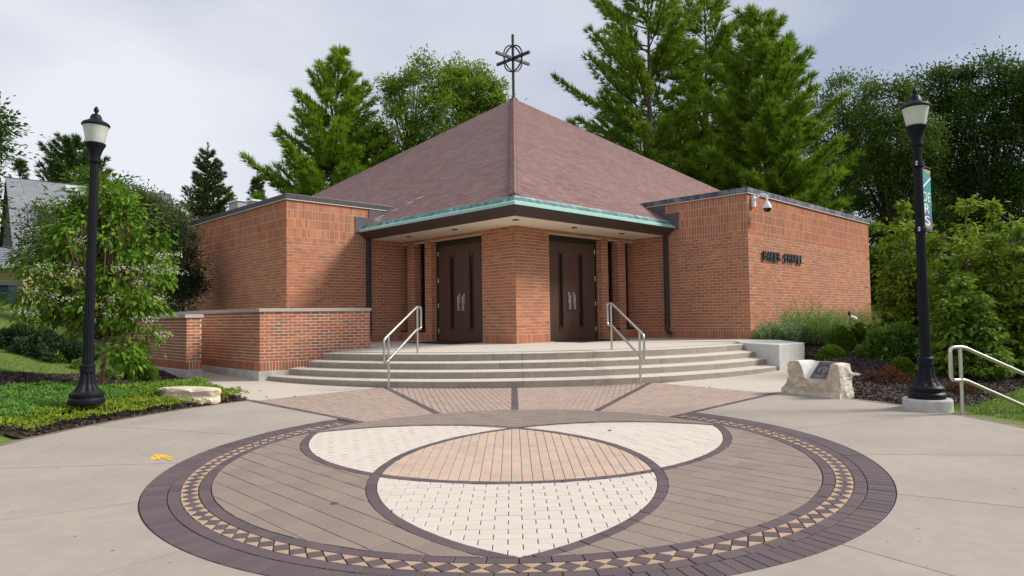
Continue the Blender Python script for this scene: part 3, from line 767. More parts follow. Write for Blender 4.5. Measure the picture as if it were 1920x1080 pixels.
# ------------------------------------------------------------------ bricks
def box_faces():
    # front face, four sides; the back is bedded in the mortar
    return [(0, 1, 3, 2), (4, 5, 1, 0), (2, 3, 7, 6), (4, 0, 2, 6), (1, 5, 7, 3)]
class Bricks:
    """all bricks of one thing; the 300 nearest the street are single parts, the rest one part of kind stuff"""
    def __init__(s, mat, name='brick', limit=300): s.mat = mat; s.items = []; s.cache = {}; s.name = name; s.limit = limit
    def wall(s, P0, d, z0, rows, t0, t1, nout, holes=(), parent=None, gap=.0085, proud=.007, first=0):
        """rows: list of (height, length, bond offset); P0 start, d direction, nout outward normal"""
        z = z0
        for ri, (h, l, off) in enumerate(rows):
            spans = [(t0, t1)]
            for (a, b, za, zb) in holes:
                if z + h * .6 > za and z + h * .4 < zb:
                    nx_ = []
                    for (p, q) in spans:
                        if b <= p or a >= q: nx_.append((p, q)); continue
                        if a > p: nx_.append((p, a))
                        if b < q: nx_.append((b, q))
                    spans = nx_
            for (p, q) in spans:
                k = math.floor((p - off) / l)
                while True:
                    a = max(p, off + k * l); b = min(q, off + (k + 1) * l); k += 1
                    if a >= q - .004: break
                    if b - a < .02: continue
                    ga = -.003 if a <= p + 1e-6 else gap; gb = -.003 if b >= q - 1e-6 else gap
                    a, b = a + ga, b - gb; t = (a + b) / 2
                    c = P0 + d * t
                    s.items.append((math.hypot(c[0], c[1]), c, d, nout, z + h / 2, b - a, h - 2 * gap, proud, parent))
            z += h
        return z
    def finish(s, stuff_parent):
        s.items.sort(key=lambda t: t[0])
        for (_, c, d, nn_, z, lx_, hz_, pr, parent) in s.items[:s.limit]:
            key = (round(lx_, 3), round(hz_, 3))
            if key not in s.cache:
                a, b, y0, y1 = lx_ / 2, hz_ / 2, 0.0, .03
                V = [(-a, y0, -b), (a, y0, -b), (-a, y0, b), (a, y0, b), (-a, y1, -b), (a, y1, -b), (-a, y1, b), (a, y1, b)]
                s.cache[key] = mesh_of(s.name, V, box_faces(), s.mat)
            o = bpy.data.objects.new(s.name, s.cache[key]); COL.objects.link(o)
            j = pr + random.uniform(-.0025, .002)
            p = c + nn_ * j
            dd = np.array([-nn_[1], nn_[0]])                       # local x so that local y points into the wall
            o.location = (p[0], p[1], z); o.rotation_euler = (0, 0, math.atan2(dd[1], dd[0]))
            hang(o, parent)
        rest = s.items[s.limit:]
        if rest:
            V = np.zeros((len(rest), 8, 3)); R = []
            for i, (_, c, d, nn_, z, lx_, hz_, pr, parent) in enumerate(rest):
                j = pr + random.uniform(-.0025, .002); dd = np.array([-nn_[1], nn_[0]]); p = c + nn_ * j
                for q, (sx_, sy_, sz_) in enumerate([(-1, 0, -1), (1, 0, -1), (-1, 0, 1), (1, 0, 1), (-1, 1, -1), (1, 1, -1), (-1, 1, 1), (1, 1, 1)]):
                    w = p + dd * sx_ * lx_ / 2 - nn_ * sy_ * .03
                    V[i, q] = (w[0], w[1], z + sz_ * hz_ / 2)
                R += [random.random()] * 5
            Fc = np.concatenate([np.array(box_faces())[None] + 8 * i for i in range(len(rest))]).reshape(-1, 4)
            new_obj('brickwork', mesh_of('brickwork', V.reshape(-1, 3), Fc, s.mat, rnd=R), stuff_parent, kind='stuff')

CH_, BL_ = .0857, .257
def rows_running(z0, z1, top_soldiers=True):
    r = [(.236, CH_, 0.0)]                                        # soldier base course
    z = z0 + .236
    lim = (WTOP - 4 * BL_ - .13) if top_soldiers else z1
    n = max(1, round((lim - z) / CH_)); h = (lim - z) / n
    for i in range(n): r.append((h, BL_, (i % 2) * BL_ / 2))
    if top_soldiers:
        r.append((.13, CH_, 0.0)); r += [(BL_, CH_, 0.0)] * 4
    return r

# ------------------------------------------------------------------ chapel
chapel = thing('chapel', (C0[0], C0[1] + 12, ZL), 'brown brick chapel with a broad pyramid roof and two flat roofed wings', 'chapel')
def wallbox(name, P, a, la, b, lb, z0, z1, mat=MORTAR):
    m = MB(); q = body_rect(P, a, la, b, lb); q = q if signed_area(q) > 0 else q[::-1]
    m.prism(q, z0, z1); return m.build(name, mat, chapel)
BODY = 20.6
DOOR, WB, WA = (1.30, 3.57), (3.88, 4.41), (4.78, 5.12)
ZD, ZW0, ZSOF = 3.75, 1.10, 3.88
REC = .34
def front_wall(dv, tI, inw, holes):
    """a recess wall with openings: mortar core in pieces, reveals and lintels"""
    m = MB()
    def blk(t0, t1, z0, z1, depth=REC):
        q = [C0 + dv * t0, C0 + dv * t1, C0 + dv * t1 + inw * depth, C0 + dv * t0 + inw * depth]
        q = [tuple(p) for p in q]; q = q if signed_area(q) > 0 else q[::-1]; m.prism(q, z0, z1)
    ts = 0.0
    for (a, b, za, zb) in holes:
        blk(ts, a, ZL - .3, 4.6); blk(a, b, zb, 4.6)
        if za > ZL + .05: blk(a, b, ZL - .3, za)
        ts = b
    blk(ts, tI + .3, ZL - .3, 4.6)
    return m.build('wall', MORTAR, chapel)
# the column corner of two crossing walls would overlap: the right wall starts behind the left one
holesL = [(DOOR[0], DOOR[1], ZL, ZD), (WB[0], WB[1], ZW0, ZD), (WA[0], WA[1], ZW0, ZD)]
shift = .07
holesR = [(a + shift * (a > 2), b + shift * 1.0, za, zb) for a, b, za, zb in holesL]
holesR[2] = (WA[0] + .06, TIR - .03, ZW0, ZD)
wl = front_wall(dL, TIL, dR, holesL)
m = MB()
def blkR(t0, t1, z0, z1, dep0=0.0, depth=REC):
    q = [C0 + dR * t0 + dL * dep0, C0 + dR * t1 + dL * dep0, C0 + dR * t1 + dL * depth, C0 + dR * t0 + dL * depth]
    q = [tuple(p) for p in q]; q = q if signed_area(q) > 0 else q[::-1]; m.prism(q, z0, z1)
ts = REC + .002
for (a, b, za, zb) in holesR:
    blkR(ts, a, ZL - .3, 4.6); blkR(a, b, zb, 4.6)
    if za > ZL + .05: blkR(a, b, ZL - .3, za)
    ts = b
blkR(ts, TIR + .3, ZL - .3, 4.6)
wr = m.build('wall', MORTAR, chapel)
# dark interior behind the openings, and the rest of the body
m = MB(); q = body_rect(C0 + (dL + dR) * (REC + .5), dL, BODY - 1, dR, BODY - 1); m.prism(q if signed_area(q) > 0 else q[::-1], ZL - .3, 4.5); m.build('wall', DARKMET, chapel)
wingL = wallbox('wall', IL, dL, WSL, -dR, WIN, -.3, WTOP)
wingR = wallbox('wall', IR, dR, WSR, -dL, WIN, -.3, WTOP)
B = Bricks(BRICK)
GAPB = .0075
rf = rows_running(ZL, ZSOF, False)
B.wall(C0, dL, ZL, rf, 0.0, TIL, -dR, holesL, wl)
B.wall(C0, dR, ZL, rf, 0.0, TIR, -dL, holesR, wr)
rw = rows_running(ZL, WTOP)
B.wall(IL, -dR, ZL, rw, 0.0, WIN, -dL, (), wingL)
B.wall(IR, -dL, ZL, rw, 0.0, WIN, -dR, (), wingR)
rw2 = [(CH_, BL_, (i % 2) * BL_ / 2) for i in range(7)] + rw[1:]
z2 = ZL + .236 - 7 * CH_
B.wall(WL, dL, z2, rw2, 0.0, WSL, -dR, (), wingL)
B.wall(WR, dR, z2, rw2, 0.0, WSR, -dL, (), wingR)
# a thin brick return closes the arrises: the reveals of doors and windows
for dv, inw, hs, wp in ((dL, dR, holesL, wl), (dR, dL, holesR, wr)):
    for (a, b, za, zb) in hs:
        rz = []
        z = ZL
        for h, l, off in rf:
            if z + h * .5 > za and z + h * .5 < zb: rz.append((h, BL_, off))
            elif not rz: z0_ = z + h
            z += h
        zz = za if za > ZL + .05 else ZL
        B.wall(C0 + dv * b, inw, zz, [(h, l, o_) for h, l, o_ in rz], .0, REC - .03, -dv, (), wp)
B.finish(chapel)

def slab_along(m, P, d, t0, t1, n, o0, o1, z0, z1):
    """box along d between t0..t1, from o0 to o1 along n"""
    q = [P + d * t0 + n * o0, P + d * t1 + n * o0, P + d * t1 + n * o1, P + d * t0 + n * o1]
    q = [tuple(p) for p in q]; q = q if signed_area(q) > 0 else q[::-1]; return m.prism(q, z0, z1)

# doors and windows
def door_pair(dv, inw, a, b, mirror):
    RD = REC - .12
    f = MB()
    slab_along(f, C0, dv, a, a + .06, inw, RD - .03, RD + .08, ZL, ZD); slab_along(f, C0, dv, b - .06, b, inw, RD - .03, RD + .08, ZL, ZD)
    slab_along(f, C0, dv, a + .06, b - .06, inw, RD - .03, RD + .08, ZD - .13, ZD)
    slab_along(f, C0, dv, a + .06, b - .06, inw, RD - .05, RD + .12, ZL - .01, ZL + .018)
    fr = f.build('door_frame', DOORF, chapel)
    wid = (b - a - .12) / 2 - .006
    for side in (0, 1):
        t0 = a + .06 + .004 + side * (wid + .004); t1 = t0 + wid
        lf = MB(); sl = .11
        cs = t0 + wid * (.60 if side == 0 else .40)
        zs0, zs1 = ZL + .42, ZD - .52
        slab_along(lf, C0, dv, t0, cs - sl / 2, inw, RD, RD + .05, ZL + .022, ZD - .135); slab_along(lf, C0, dv, cs + sl / 2, t1, inw, RD, RD + .05, ZL + .022, ZD - .135)
        slab_along(lf, C0, dv, cs - sl / 2, cs + sl / 2, inw, RD, RD + .05, ZL + .022, zs0); slab_along(lf, C0, dv, cs - sl / 2, cs + sl / 2, inw, RD, RD + .05, zs1, ZD - .135)
        leaf = lf.build('door_leaf', DOORM, chapel)
        g_ = MB(); slab_along(g_, C0, dv, cs - sl / 2, cs + sl / 2, inw, RD + .02, RD + .03, zs0, zs1); g_.build('glass', GLASSD, leaf)
        tr = MB()
        for e in (-1, 1): slab_along(tr, C0, dv, cs + e * (sl / 2 + .018) - .014, cs + e * (sl / 2 + .018) + .014, inw, RD - .016, RD + .002, zs0 - .10, zs1 + .10)
        slab_along(tr, C0, dv, cs - sl / 2 - .004, cs + sl / 2 + .004, inw, RD - .014, RD + .002, zs0 - .028, zs0); slab_along(tr, C0, dv, cs - sl / 2 - .004, cs + sl / 2 + .004, inw, RD - .014, RD + .002, zs1, zs1 + .028)
        tr.build('glass_trim', DOORF, leaf)
        hx = (t1 - .10) if side == 0 else (t0 + .10)
        h = MB(); P = C0 + dv * hx
        ax = np.array([[*dv, 0], [*inw, 0], [0, 0, 1]])
        h.box((*(P + inw * (RD - .008)), ZL + 1.14), (.036, .008, .25), ax)
        h.tube([(*(P + inw * (RD - .01)), ZL + 1.33), (*(P + inw * (RD - .065)), ZL + 1.31), (*(P + inw * (RD - .065)), ZL + 1.12), (*(P + inw * (RD - .01)), ZL + 1.10)], .016, 8)
        h.box((*(P + inw * (RD - .03)), ZL + 1.0), (.042, .03, .10), ax)
        bevel(h.build('handle', CHROME, leaf), .008)
        for zz in (.25, 1.0, 1.75, 2.55):
            g_ = MB(); hp_ = t0 if side == 0 else t1
            P = C0 + dv * hp_ + inw * (RD - .012); g_.tube([(*P, ZL + zz), (*P, ZL + zz + .13)], .014, 8); g_.build('hinge', CHROME, leaf)
for dv_, inw_, hs_ in ((dL, dR, holesL), (dR, dL, holesR)):
    for (a, b, za, zb) in hs_:
        m = MB(); slab_along(m, C0, dv_, a + .002, b - .002, inw_, -.004, REC - .03, zb - .012, zb - .001); m.build('lintel', FASCIA, chapel)
door_pair(dL, dR, DOOR[0], DOOR[1], False)
door_pair(dR, dL, holesR[0][0], holesR[0][1], True)
def slit(dv, inw, a, b):
    RD = REC - .05
    f = MB()
    slab_along(f, C0, dv, a, a + .035, inw, RD - .05, RD + .04, ZW0, ZD); slab_along(f, C0, dv, b - .035, b, inw, RD - .05, RD + .04, ZW0, ZD)
    slab_along(f, C0, dv, a + .035, b - .035, inw, RD - .05, RD + .04, ZD - .04, ZD); slab_along(f, C0, dv, a + .035, b - .035, inw, RD - .05, RD + .04, ZW0, ZW0 + .05)
    w = f.build('window', DOORF, chapel)
    g_ = MB(); slab_along(g_, C0, dv, a + .035, b - .035, inw, RD, RD + .01, ZW0 + .05, ZD - .04); g_.build('pane', GLASSD, w)
    s_ = MB(); slab_along(s_, C0, dv, a, b, inw, -.02, RD - .052, ZW0 - .045, ZW0 + .004); s_.build('sill', DOORF, w)
for (a, b, *_z) in holesL[1:]: slit(dL, dR, a, b)
for (a, b, *_z) in holesR[1:]: slit(dR, dL, a, b)

# eaves: profile (outward offset, height) run along both front edges
OV = 1.5; RP = math.atan2(7.85, 11.8); tanp = math.tan(RP); ZE = 4.13
def eave(name, prof, mat, closed=True, start=None):
    """runs the profile along the left and right eave, mitred on the corner, as one part"""
    m = MB()
    for dv, nv, tI in ((dL, -dR, TIL), (dR, -dL, TIR)):
        V = []
        for end in (0, 1):
            for (o_, z) in prof:
                t = -o_ if end == 0 else tI + .0
                p = C0 + dv * t + nv * o_; V.append((p[0], p[1], z))
        n = len(prof); cnt = n if closed else n - 1
        Fc = [(i, (i + 1) % n, n + (i + 1) % n, n + i) for i in range(cnt)]
        m.add(V, Fc)
        if closed: m.add([V[n + i] for i in range(n)], [tuple(range(n))])
    return m.build(name, mat, chapel)
eave('gutter_lip', [(OV + .03, ZE - .045), (OV + .03, ZE + .025), (OV - .10, ZE + .075), (OV - .10, ZE - .045)], LIP)
eave('patina_apron', [(OV - .09, ZE + .05), (OV - .09, ZE + .075), (OV - .15, ZE + .17), (OV - .25, ZE + .228), (OV - .25, ZE + .05)], PATINA)
eave('fascia', [(OV + .012, ZE - .048), (OV - .10, ZE - .155), (OV - .125, ZE - .155), (OV - .225, ZE - .25), (OV - .30, ZE - .25), (OV - .30, ZE - .048)], FASCIA)
sof = eave('soffit', [(OV - .226, ZSOF + .0), (.0, ZSOF + .012), (.0, ZSOF + .06), (OV - .226, ZSOF + .06)], SOFFIT)
for dv, nv, ts in ((dL, -dR, (-.75, 1.6, 3.7)), (dR, -dL, (1.55, 3.7))):
    for t in ts:
        p = C0 + dv * t + nv * .72; g_ = MB()
        g_.lathe([(.085, 0), (.085, .012), (.065, .02), (.06, .004)], 16, (p[0], p[1], ZSOF - .012)); g_.build('soffit_light', DARKMET, sof)

# roof
S_ = 23.6
E0 = C0 - OV * (dL + dR)
zroof = lambda o_: ZE + .20 + (OV - .22 - o_) * tanp            # roof surface height at offset o_ outside the wall plane
m = MB()
cen = E0 + S_ / 2 * (dL + dR); A3 = (*cen, zroof(OV - S_ / 2))
zc = zroof(OV)
IN = .26; Ei = E0 + IN * (dL + dR); Sq = S_ - 2 * IN; zc = zroof(OV - IN)
cor = [Ei, Ei + Sq * dR, Ei + Sq * (dL + dR), Ei + Sq * dL]
m.add([(*c, zc) for c in cor] + [A3], [(0, 1, 4), (1, 2, 4), (2, 3, 4), (3, 0, 4), (3, 2, 1, 0)])
roof = m.build('roof', FASCIA, chapel)
sl = math.cos(RP); EXP = .145
shingles = []
for dv, nv, tI in ((dL, -dR, TIL), (dR, -dL, TIR)):
    nrm3 = np.array([nv[0] * math.sin(RP), nv[1] * math.sin(RP), math.cos(RP)])
    up3 = np.array([-nv[0] * math.cos(RP), -nv[1] * math.cos(RP), math.sin(RP)])
    nrow = int((S_ / 2 - .25) / sl / EXP)
    for i in range(nrow):
        h = i * EXP * sl + .225                                    # inset from the eave line
        w = .30 if i % 2 == 0 else .30
        t = -OV + h + .14 + random.uniform(-.1, 0) - .10
        te = -OV + S_ - h - .1
        # behind the wings the roof runs inside them
        if zroof(OV - h) < WTOP - .1: te = min(te, tI - .02)
        t0 = -OV + h
        t = t0 - random.random() * .3
        while t < te:
            ww = random.uniform(.22, .36); a = max(t, t0); b = min(t + ww, te); t += ww
            if b - a < .04: continue
            if zroof(OV - h) < WTOP and a > tI and b < tI + 11: continue
            o_ = OV - h; c = C0 + dv * (a + b) / 2 + nv * o_
            base = np.array([c[0], c[1], zroof(o_)])
            shingles.append((np.linalg.norm(base - np.array([0, 0, 1.5])), base, dv, up3, nrm3, (b - a) / 2 - .003, random.random()))
shingles.sort(key=lambda t: t[0])
def shingle_v(w, j=0.0): return [(-w, -.003, -.012), (w, -.003, -.012), (w, EXP * 1.25, -.012), (-w, EXP * 1.25, -.012), (-w, 0, .008 + j), (w, 0, .008 + j), (w, EXP * 1.25, .002), (-w, EXP * 1.25, .002)]
SF = [(4, 5, 6, 7), (0, 1, 5, 4), (1, 2, 6, 5), (3, 0, 4, 7)]
cache = {}
for (_, base, dv, up3, n3, w, r) in shingles[:300]:
    k = round(w, 2)
    if k not in cache: cache[k] = mesh_of('shingle', shingle_v(k), SF, SHING)
    o = bpy.data.objects.new('shingle', cache[k]); COL.objects.link(o)
    x3 = np.array([*dv, 0.0]); x3 = x3 if np.dot(np.cross(x3, up3), n3) > 0 else -x3
    Mx = Matrix(((x3[0], up3[0], n3[0], base[0]), (x3[1], up3[1], n3[1], base[1]), (x3[2], up3[2], n3[2], base[2] + random.uniform(0, .001)), (0, 0, 0, 1)))
    o.location = Mx.to_translation(); o.rotation_euler = Mx.to_euler(); hang(o, roof)
G = {False: ([], []), True: ([], [])}
for i, (_, base, dv, up3, n3, w, r) in enumerate(shingles[300:]):
    x3 = np.array([*dv, 0.0]); x3 = x3 if np.dot(np.cross(x3, up3), n3) > 0 else -x3
    P = np.array(shingle_v(w, random.uniform(-.001, .002)))
    # a pale lime streak below the left wing coping
    tt = (base[:2] - C0) @ dL; oo = -(base[:2] - C0) @ dR
    st_ = dv is dL and .0 < oo < 1.25 and abs(tt - (4.95 - abs(oo - .95) * 1.0)) < (.12 + .5 * max(0, oo - .45)) * random.random()
    G[st_][0].append(base + P[:, :1] * x3 + P[:, 1:2] * up3 + P[:, 2:] * n3); G[st_][1].extend([r] * 4)
for st_ in (False, True):
    if not G[st_][0]: continue
    V = np.array(G[st_][0]); Fc = (np.array(SF)[None] + 8 * np.arange(len(V))[:, None, None]).reshape(-1, 4)
    new_obj('shingle_courses', mesh_of('shingle_courses', V.reshape(-1, 3), Fc, STAIN if st_ else SHING, rnd=G[st_][1]), roof, kind='stuff')
# hip caps along the front hip
e3 = np.array([*E0, zroof(OV)]); a3 = np.array(A3); hv = a3 - e3; hl = np.linalg.norm(hv); hv /= hl
nhip = 0
s_ = .42
while s_ < hl - .1:
    c = e3 + hv * s_; wv = .21; m = MB()
    sidev = []
    for dv, nv in ((dL, -dR), (dR, -dL)):
        q = np.array([dv[0], dv[1], 0.0]) ; sidev.append(q)
    up = np.array([0, 0, 1.0]); lift = .062
    bl = hv * .24
    a0_, b0_ = c + sidev[0] * wv + up * (lift - .02), c + sidev[1] * wv + up * (lift - .02)
    top = c + up * (lift + .025); th = up * -.035
    V = [a0_, top, b0_, a0_ + bl - up * .018, top + bl - up * .018, b0_ + bl - up * .018, a0_ + th, top + th, b0_ + th]
    m.add(V, [(0, 1, 4, 3), (1, 2, 5, 4), (6, 7, 1, 0), (7, 8, 2, 1), (6, 0, 3), (8, 5, 2)])
    m.build('hip_cap', SHING, roof); s_ += .20
# flashing where the eaves die into the wings
for dv, nv, tI, P in ((dL, -dR, TIL, IL), (dR, -dL, TIR, IR)):
    m = MB()
    slab_along(m, P, nv, 1.16, OV + .14, -dv, .012, .03, ZE - .08, 4.56); slab_along(m, P, nv, .52, 1.17, -dv, .013, .033, ZE - .05, WTOP - .02)
    m.build('flashing', FLASH, chapel)
    m = MB(); p = P + nv * 1.22 - dv * .09
    m.box((p[0], p[1], (ZSOF + ZL + .32) / 2), (.065, .055, (ZSOF - ZL - .32) / 2), [[*nv, 0], [*dv, 0], [0, 0, 1]])
    p2 = p - dv * .02; m.tube([(p2[0], p2[1], ZL + .40), (p2[0], p2[1], ZL + .24), (*(p2 - dv * .06 + nv * .08), ZL + .17), (*(p2 - dv * .10 + nv * .2), ZL + .15)], .06, 8)
    bevel(m.build('downpipe', COPMET, chapel), .01)
# copings of the wings
def coping(P, a, la, b, lb, mat, name):
    m = MB(); o_ = .05; pt = [P - a * o_ - b * 0, P + a * (la + o_), P + a * (la + o_) + b * (lb + o_), P - a * o_ + b * (lb + o_)]
    def strip(p, q, n):
        # boards butt at the corners
        d = (q - p) / np.linalg.norm(q - p)
        qd = [p, q, q - n * .35, p - n * .35]; qd = [tuple(z) for z in qd]; qd = qd if signed_area(qd) > 0 else qd[::-1]; m.prism(qd, WTOP + .012, WCOP)
    strip(pt[3] , pt[2], b); strip(P + a * (la + o_) - a * 0, P + a * (la + o_) + b * (lb + o_ - .352), a); strip(P - a * o_, P - a * o_ + b * (lb + o_ - .352), -a)
    top = m.build(name, mat, chapel); bevel(top, .012)
    d_ = MB()
    for p, q, n in ((P - a * (o_ + .004) + b * (lb + o_ + .004), P + a * (la + o_) + b * (lb + o_ + .004), b), (P - a * (o_ + .004), P - a * (o_ + .004) + b * (lb + o_ - .04), -a)):
        qd = [p, q, q - n * .03, p - n * .03]; qd = [tuple(z) for z in qd]; qd = qd if signed_area(qd) > 0 else qd[::-1]; d_.prism(qd, WTOP - .012, WTOP + .010)
    d_.build('drip_edge', DRIP, chapel)
coping(IL, dL, WSL, -dR, WIN, COPMET, 'coping')
coping(IR, dR, WSR, -dL, WIN, COPWORN, 'coping')
# steel roof cross with two hoops
zt = A3[2]
cx_, cy_ = cen
cross = thing('roof_cross', (cx_, cy_, zt), 'dark metal cross with two hoops standing on the tip of the pyramid roof', 'cross')
m = MB(); m.tube([(cx_, cy_, zt - .25), (cx_, cy_, zt + 3.15)], .065, 8); m.lathe([(.22, -.1), (.12, .02), (.07, .12)], 12, (cx_, cy_, zt)); m.build('pole', DARKMET, cross)
zb = zt + 1.97
for dv in (dL, dR):
    m = MB(); d3 = np.array([*dv, 0]); c3 = np.array([cx_, cy_, zb]); m.box(c3 + d3 * (0 if dv is dL else 0), (1.12, .055, .062), [d3, np.cross([0, 0, 1.], d3), [0, 0, 1.]]); m.build('bar', DARKMET, cross)
    m = MB(); pts = [c3 + .62 * (math.cos(t) * d3 + math.sin(t) * np.array([0, 0, 1.])) for t in np.linspace(0, 2 * math.pi, 33)]
    m.tube(pts, .036, 8, caps=False); m.build('hoop', DARKMET, cross)

# letters on the right wing
sign = thing('wall_sign', (*(WR + dR * 2.2 - dL * .06), 3.0), 'raised dark capital letters BAKER CHAPEL on the right brick wing', 'sign')
def letters(word, t0, t1):
    n = len(word)
    for i, chh in enumerate(word):
        cu = bpy.data.curves.new('letter', 'FONT'); cu.body = chh; cu.size = 1.0; cu.extrude = .12; cu.offset = .004
        tmp = bpy.data.objects.new('tmp', cu); COL.objects.link(tmp)
        bpy.context.view_layer.update()
        me = bpy.data.meshes.new_from_object(tmp.evaluated_get(bpy.context.evaluated_depsgraph_get()))
        bpy.data.objects.remove(tmp, do_unlink=True)
        co = np.zeros(len(me.vertices) * 3, np.float32); me.vertices.foreach_get('co', co); co = co.reshape(-1, 3)
        mn, mx_ = co.min(0), co.max(0); cw = (t1 - t0) / n
        S = np.array([cw * .76 / (mx_[0] - mn[0]), .25 / (mx_[1] - mn[1]), .05 / .24])
        q = (co - np.array([mn[0], mn[1], 0])) * S
        t = t0 + cw * (i + .08) + q[:, 0]; P = WR[None] + dR[None] * t[:, None] - dL[None] * (.055 + q[:, 2])[:, None]
        co2 = np.concatenate([P, (3.02 + q[:, 1])[:, None]], 1).astype(np.float32)
        me.vertices.foreach_set('co', co2.ravel()); me.update(); me.materials.clear(); me.materials.append(LETTER); me.name = 'letter'
        new_obj('letter', me, sign)
LETTER = plain('letter_bronze', (.022, .035, .045), rough=.4, spec=.5)
letters('BAKER', .80, 1.95); letters('CHAPEL', 2.17, 3.58)

# dome camera at the corner of the right wing
Pm = WR + dR * .28 - dL * .02
dome = thing('security_camera', (*Pm, 4.55), 'white dome security camera on a bent arm at the top corner of the right wing', 'security camera')
m = MB(); ax = [[*dR, 0], [*dL, 0], [0, 0, 1]]
m.box((*(Pm - dL * .045), 4.62), (.06, .045, .16), ax); bevel(m.build('mount', WHITEP, dome), .015)
b0 = Pm - dL * .09 + np.array([0, 0]); m = MB(); out = -dL * .26 + dR * .16
pts = [(*(b0), 4.66)] + [(*(b0 + out * (k / 8)), 4.66 + .14 * math.sin(math.pi * min(1, k / 8 * .75))) for k in range(1, 9)] + [(*(b0 + out * 1.02), 4.62)]
m.tube(pts, .032, 10); m.build('arm', WHITEP, dome)
pe = b0 + out * 1.02; m = MB(); m.lathe([(.03, .2), (.055, .18), (.085, .12), (.115, .07), (.12, 0)], 20, (*pe, 4.41)); smooth_by_angle(m.build('housing', WHITEP, dome))
m = MB(); m.lathe([(.108, 0), (.10, -.04), (.08, -.075), (.04, -.1), (.005, -.105)][::-1], 20, (*pe, 4.408)); smooth_by_angle(m.build('dome_glass', GLASSD, dome))

# roof units on the left wing
for (u0, u1, v0, v1, Y, lab) in ((437, 470, 381, 400, 27.0, 'grey rooftop unit with louvred side, left one on the left wing roof'), (468, 488, 379, 398, 26.2, 'smaller pale rooftop unit right of the louvred one on the left wing roof')):
    a, b = at(u0, v1, Y), at(u1, v0, Y); m = MB(); c = (a + b) / 2
    z0 = WTOP; z1 = b[2]
    ax = [[*dL, 0], [*dR, 0], [0, 0, 1]]
    un = thing('roof_unit', (c[0], c[1], z0), lab, 'roof unit', group='units on the left wing roof')
    w = (b[0] - a[0]) * .62
    m.box((c[0], c[1], (z0 + z1) / 2), (w, w * .8, (z1 - z0) / 2), ax); bevel(m.build('casing', METG, un), .02)
    m = MB(); m.box((c[0], c[1], z1 + .03), (w + .05, w * .8 + .05, .03), ax); m.build('lid', WHITET, un)
    m = MB()
    for k in range(5): m.box((*(c[:2] - dR * (w * .8 + .012)), z0 + .2 + (z1 - z0 - .3) * k / 5), (w * .8, .012, .02), ax)
    m.build('louvre', DARKMET, un)

# ------------------------------------------------------------------ low brick walls
def low_wall(name, label, P, d, ln, th, zc0, zc1, base, parent_mat, cap_over=.03, cap_joints=(), ends=(True, True), found=None):
    """P,d: outer face line (outward normal to the right of d seen from above); th: thickness inward"""
    nn_ = np.array([d[1], -d[0]]); inn = -nn_
    w = thing(name, (*(P + d * ln / 2), base), label, 'low wall')
    def rect(t0, t1, o0, o1):
        q = [P + d * t0 + inn * o0, P + d * t1 + inn * o0, P + d * t1 + inn * o1, P + d * t0 + inn * o1]; q = [tuple(z) for z in q]
        return q if signed_area(q) > 0 else q[::-1]
    m = MB(); m.prism(rect(0, ln, 0, th), base - .3, zc0 - .002); core = m.build('wall', MORTAR2, w)
    zf = found if found is not None else base
    m = MB(); m.prism(rect(-.03, ln + .03, -.03, th + .03), base - .35, zf); bevel(m.build('foundation', FOUND, w), .01)
    js = [-cap_over] + list(cap_joints) + [ln + cap_over]
    for a, b in zip(js[:-1], js[1:]):
        m = MB(); m.prism(rect(a + .002, b - .002, -cap_over - .012, th + cap_over), zc0, zc1); bevel(m.build('coping_stone', COPING, w), .008)
    return w, core, nn_, zf
def low_bricks(w, core, faces, zf, zc0):
    Bk = Bricks(BRICK2)
    n = round((zc0 - zf - .215) / .0715); h = (zc0 - zf - .215) / n
    rows = [(.215, .0715, 0.0)] + [(h, .2145, (i % 2) * .107) for i in range(n)]
    for (P, d, ln, nn_) in faces: Bk.wall(P, d, zf, rows, 0.0, ln, nn_, (), core, gap=.0092, proud=.006)
    Bk.finish(w)
K = np.array([-5.83, 15.50]); E2 = np.array([-3.60, 16.95]); dw = (E2 - K) / np.linalg.norm(E2 - K); lw = np.linalg.norm(E2 - K)
ang2 = RAD(135.6); dv2 = np.array([math.cos(ang2), math.sin(ang2)])
TH = .34
inW = np.array([-dw[1], dw[0]])
# wall face beside the steps
w, core, nn_, zf = low_wall('brick_wall', 'low red brick wall with limestone coping closing the left end of the steps', K, dw, lw, TH, 1.685, 1.765, .10, None, cap_joints=(1.28,), found=.315)
low_bricks(w, core, [(K, dw, lw, nn_), (E2, -nn_, TH, dw)], zf, 1.685)
# wall running back along the ramp; it butts against the first one
st = K + dv2 * .03
Lr = 5.4; P2 = K + dv2 * Lr
w, core, nn2, zf = low_wall('brick_wall', 'long shaded brick wall with stone coping running back along the ramp', P2, -dv2, Lr - .012, TH, 1.684, 1.763, .12, None, cap_joints=(1.8, 3.6), found=.315)
low_bricks(w, core, [(P2, -dv2, Lr - .012, nn2)], zf, 1.684)
# short wall on the other side of the ramp with a pillar-like end
Kp = np.array([-7.76, 16.00]); Lp = 4.6; P3 = Kp + dv2 * Lp
dw3 = np.array([math.cos(RAD(38)), math.sin(RAD(38))])
w, core, nn3, zf = low_wall('brick_wall', 'short brick wall left of the ramp whose end stands in the light like a pillar', P3, -dv2, Lp, .34, 1.57, 1.655, .0, None, cap_over=.04, cap_joints=(1.5, 3.0), found=.33)
inn3 = -nn3
low_bricks(w, core, [(P3, -dv2, Lp, nn3), (Kp, inn3, .34, -dv2)], zf, 1.57)
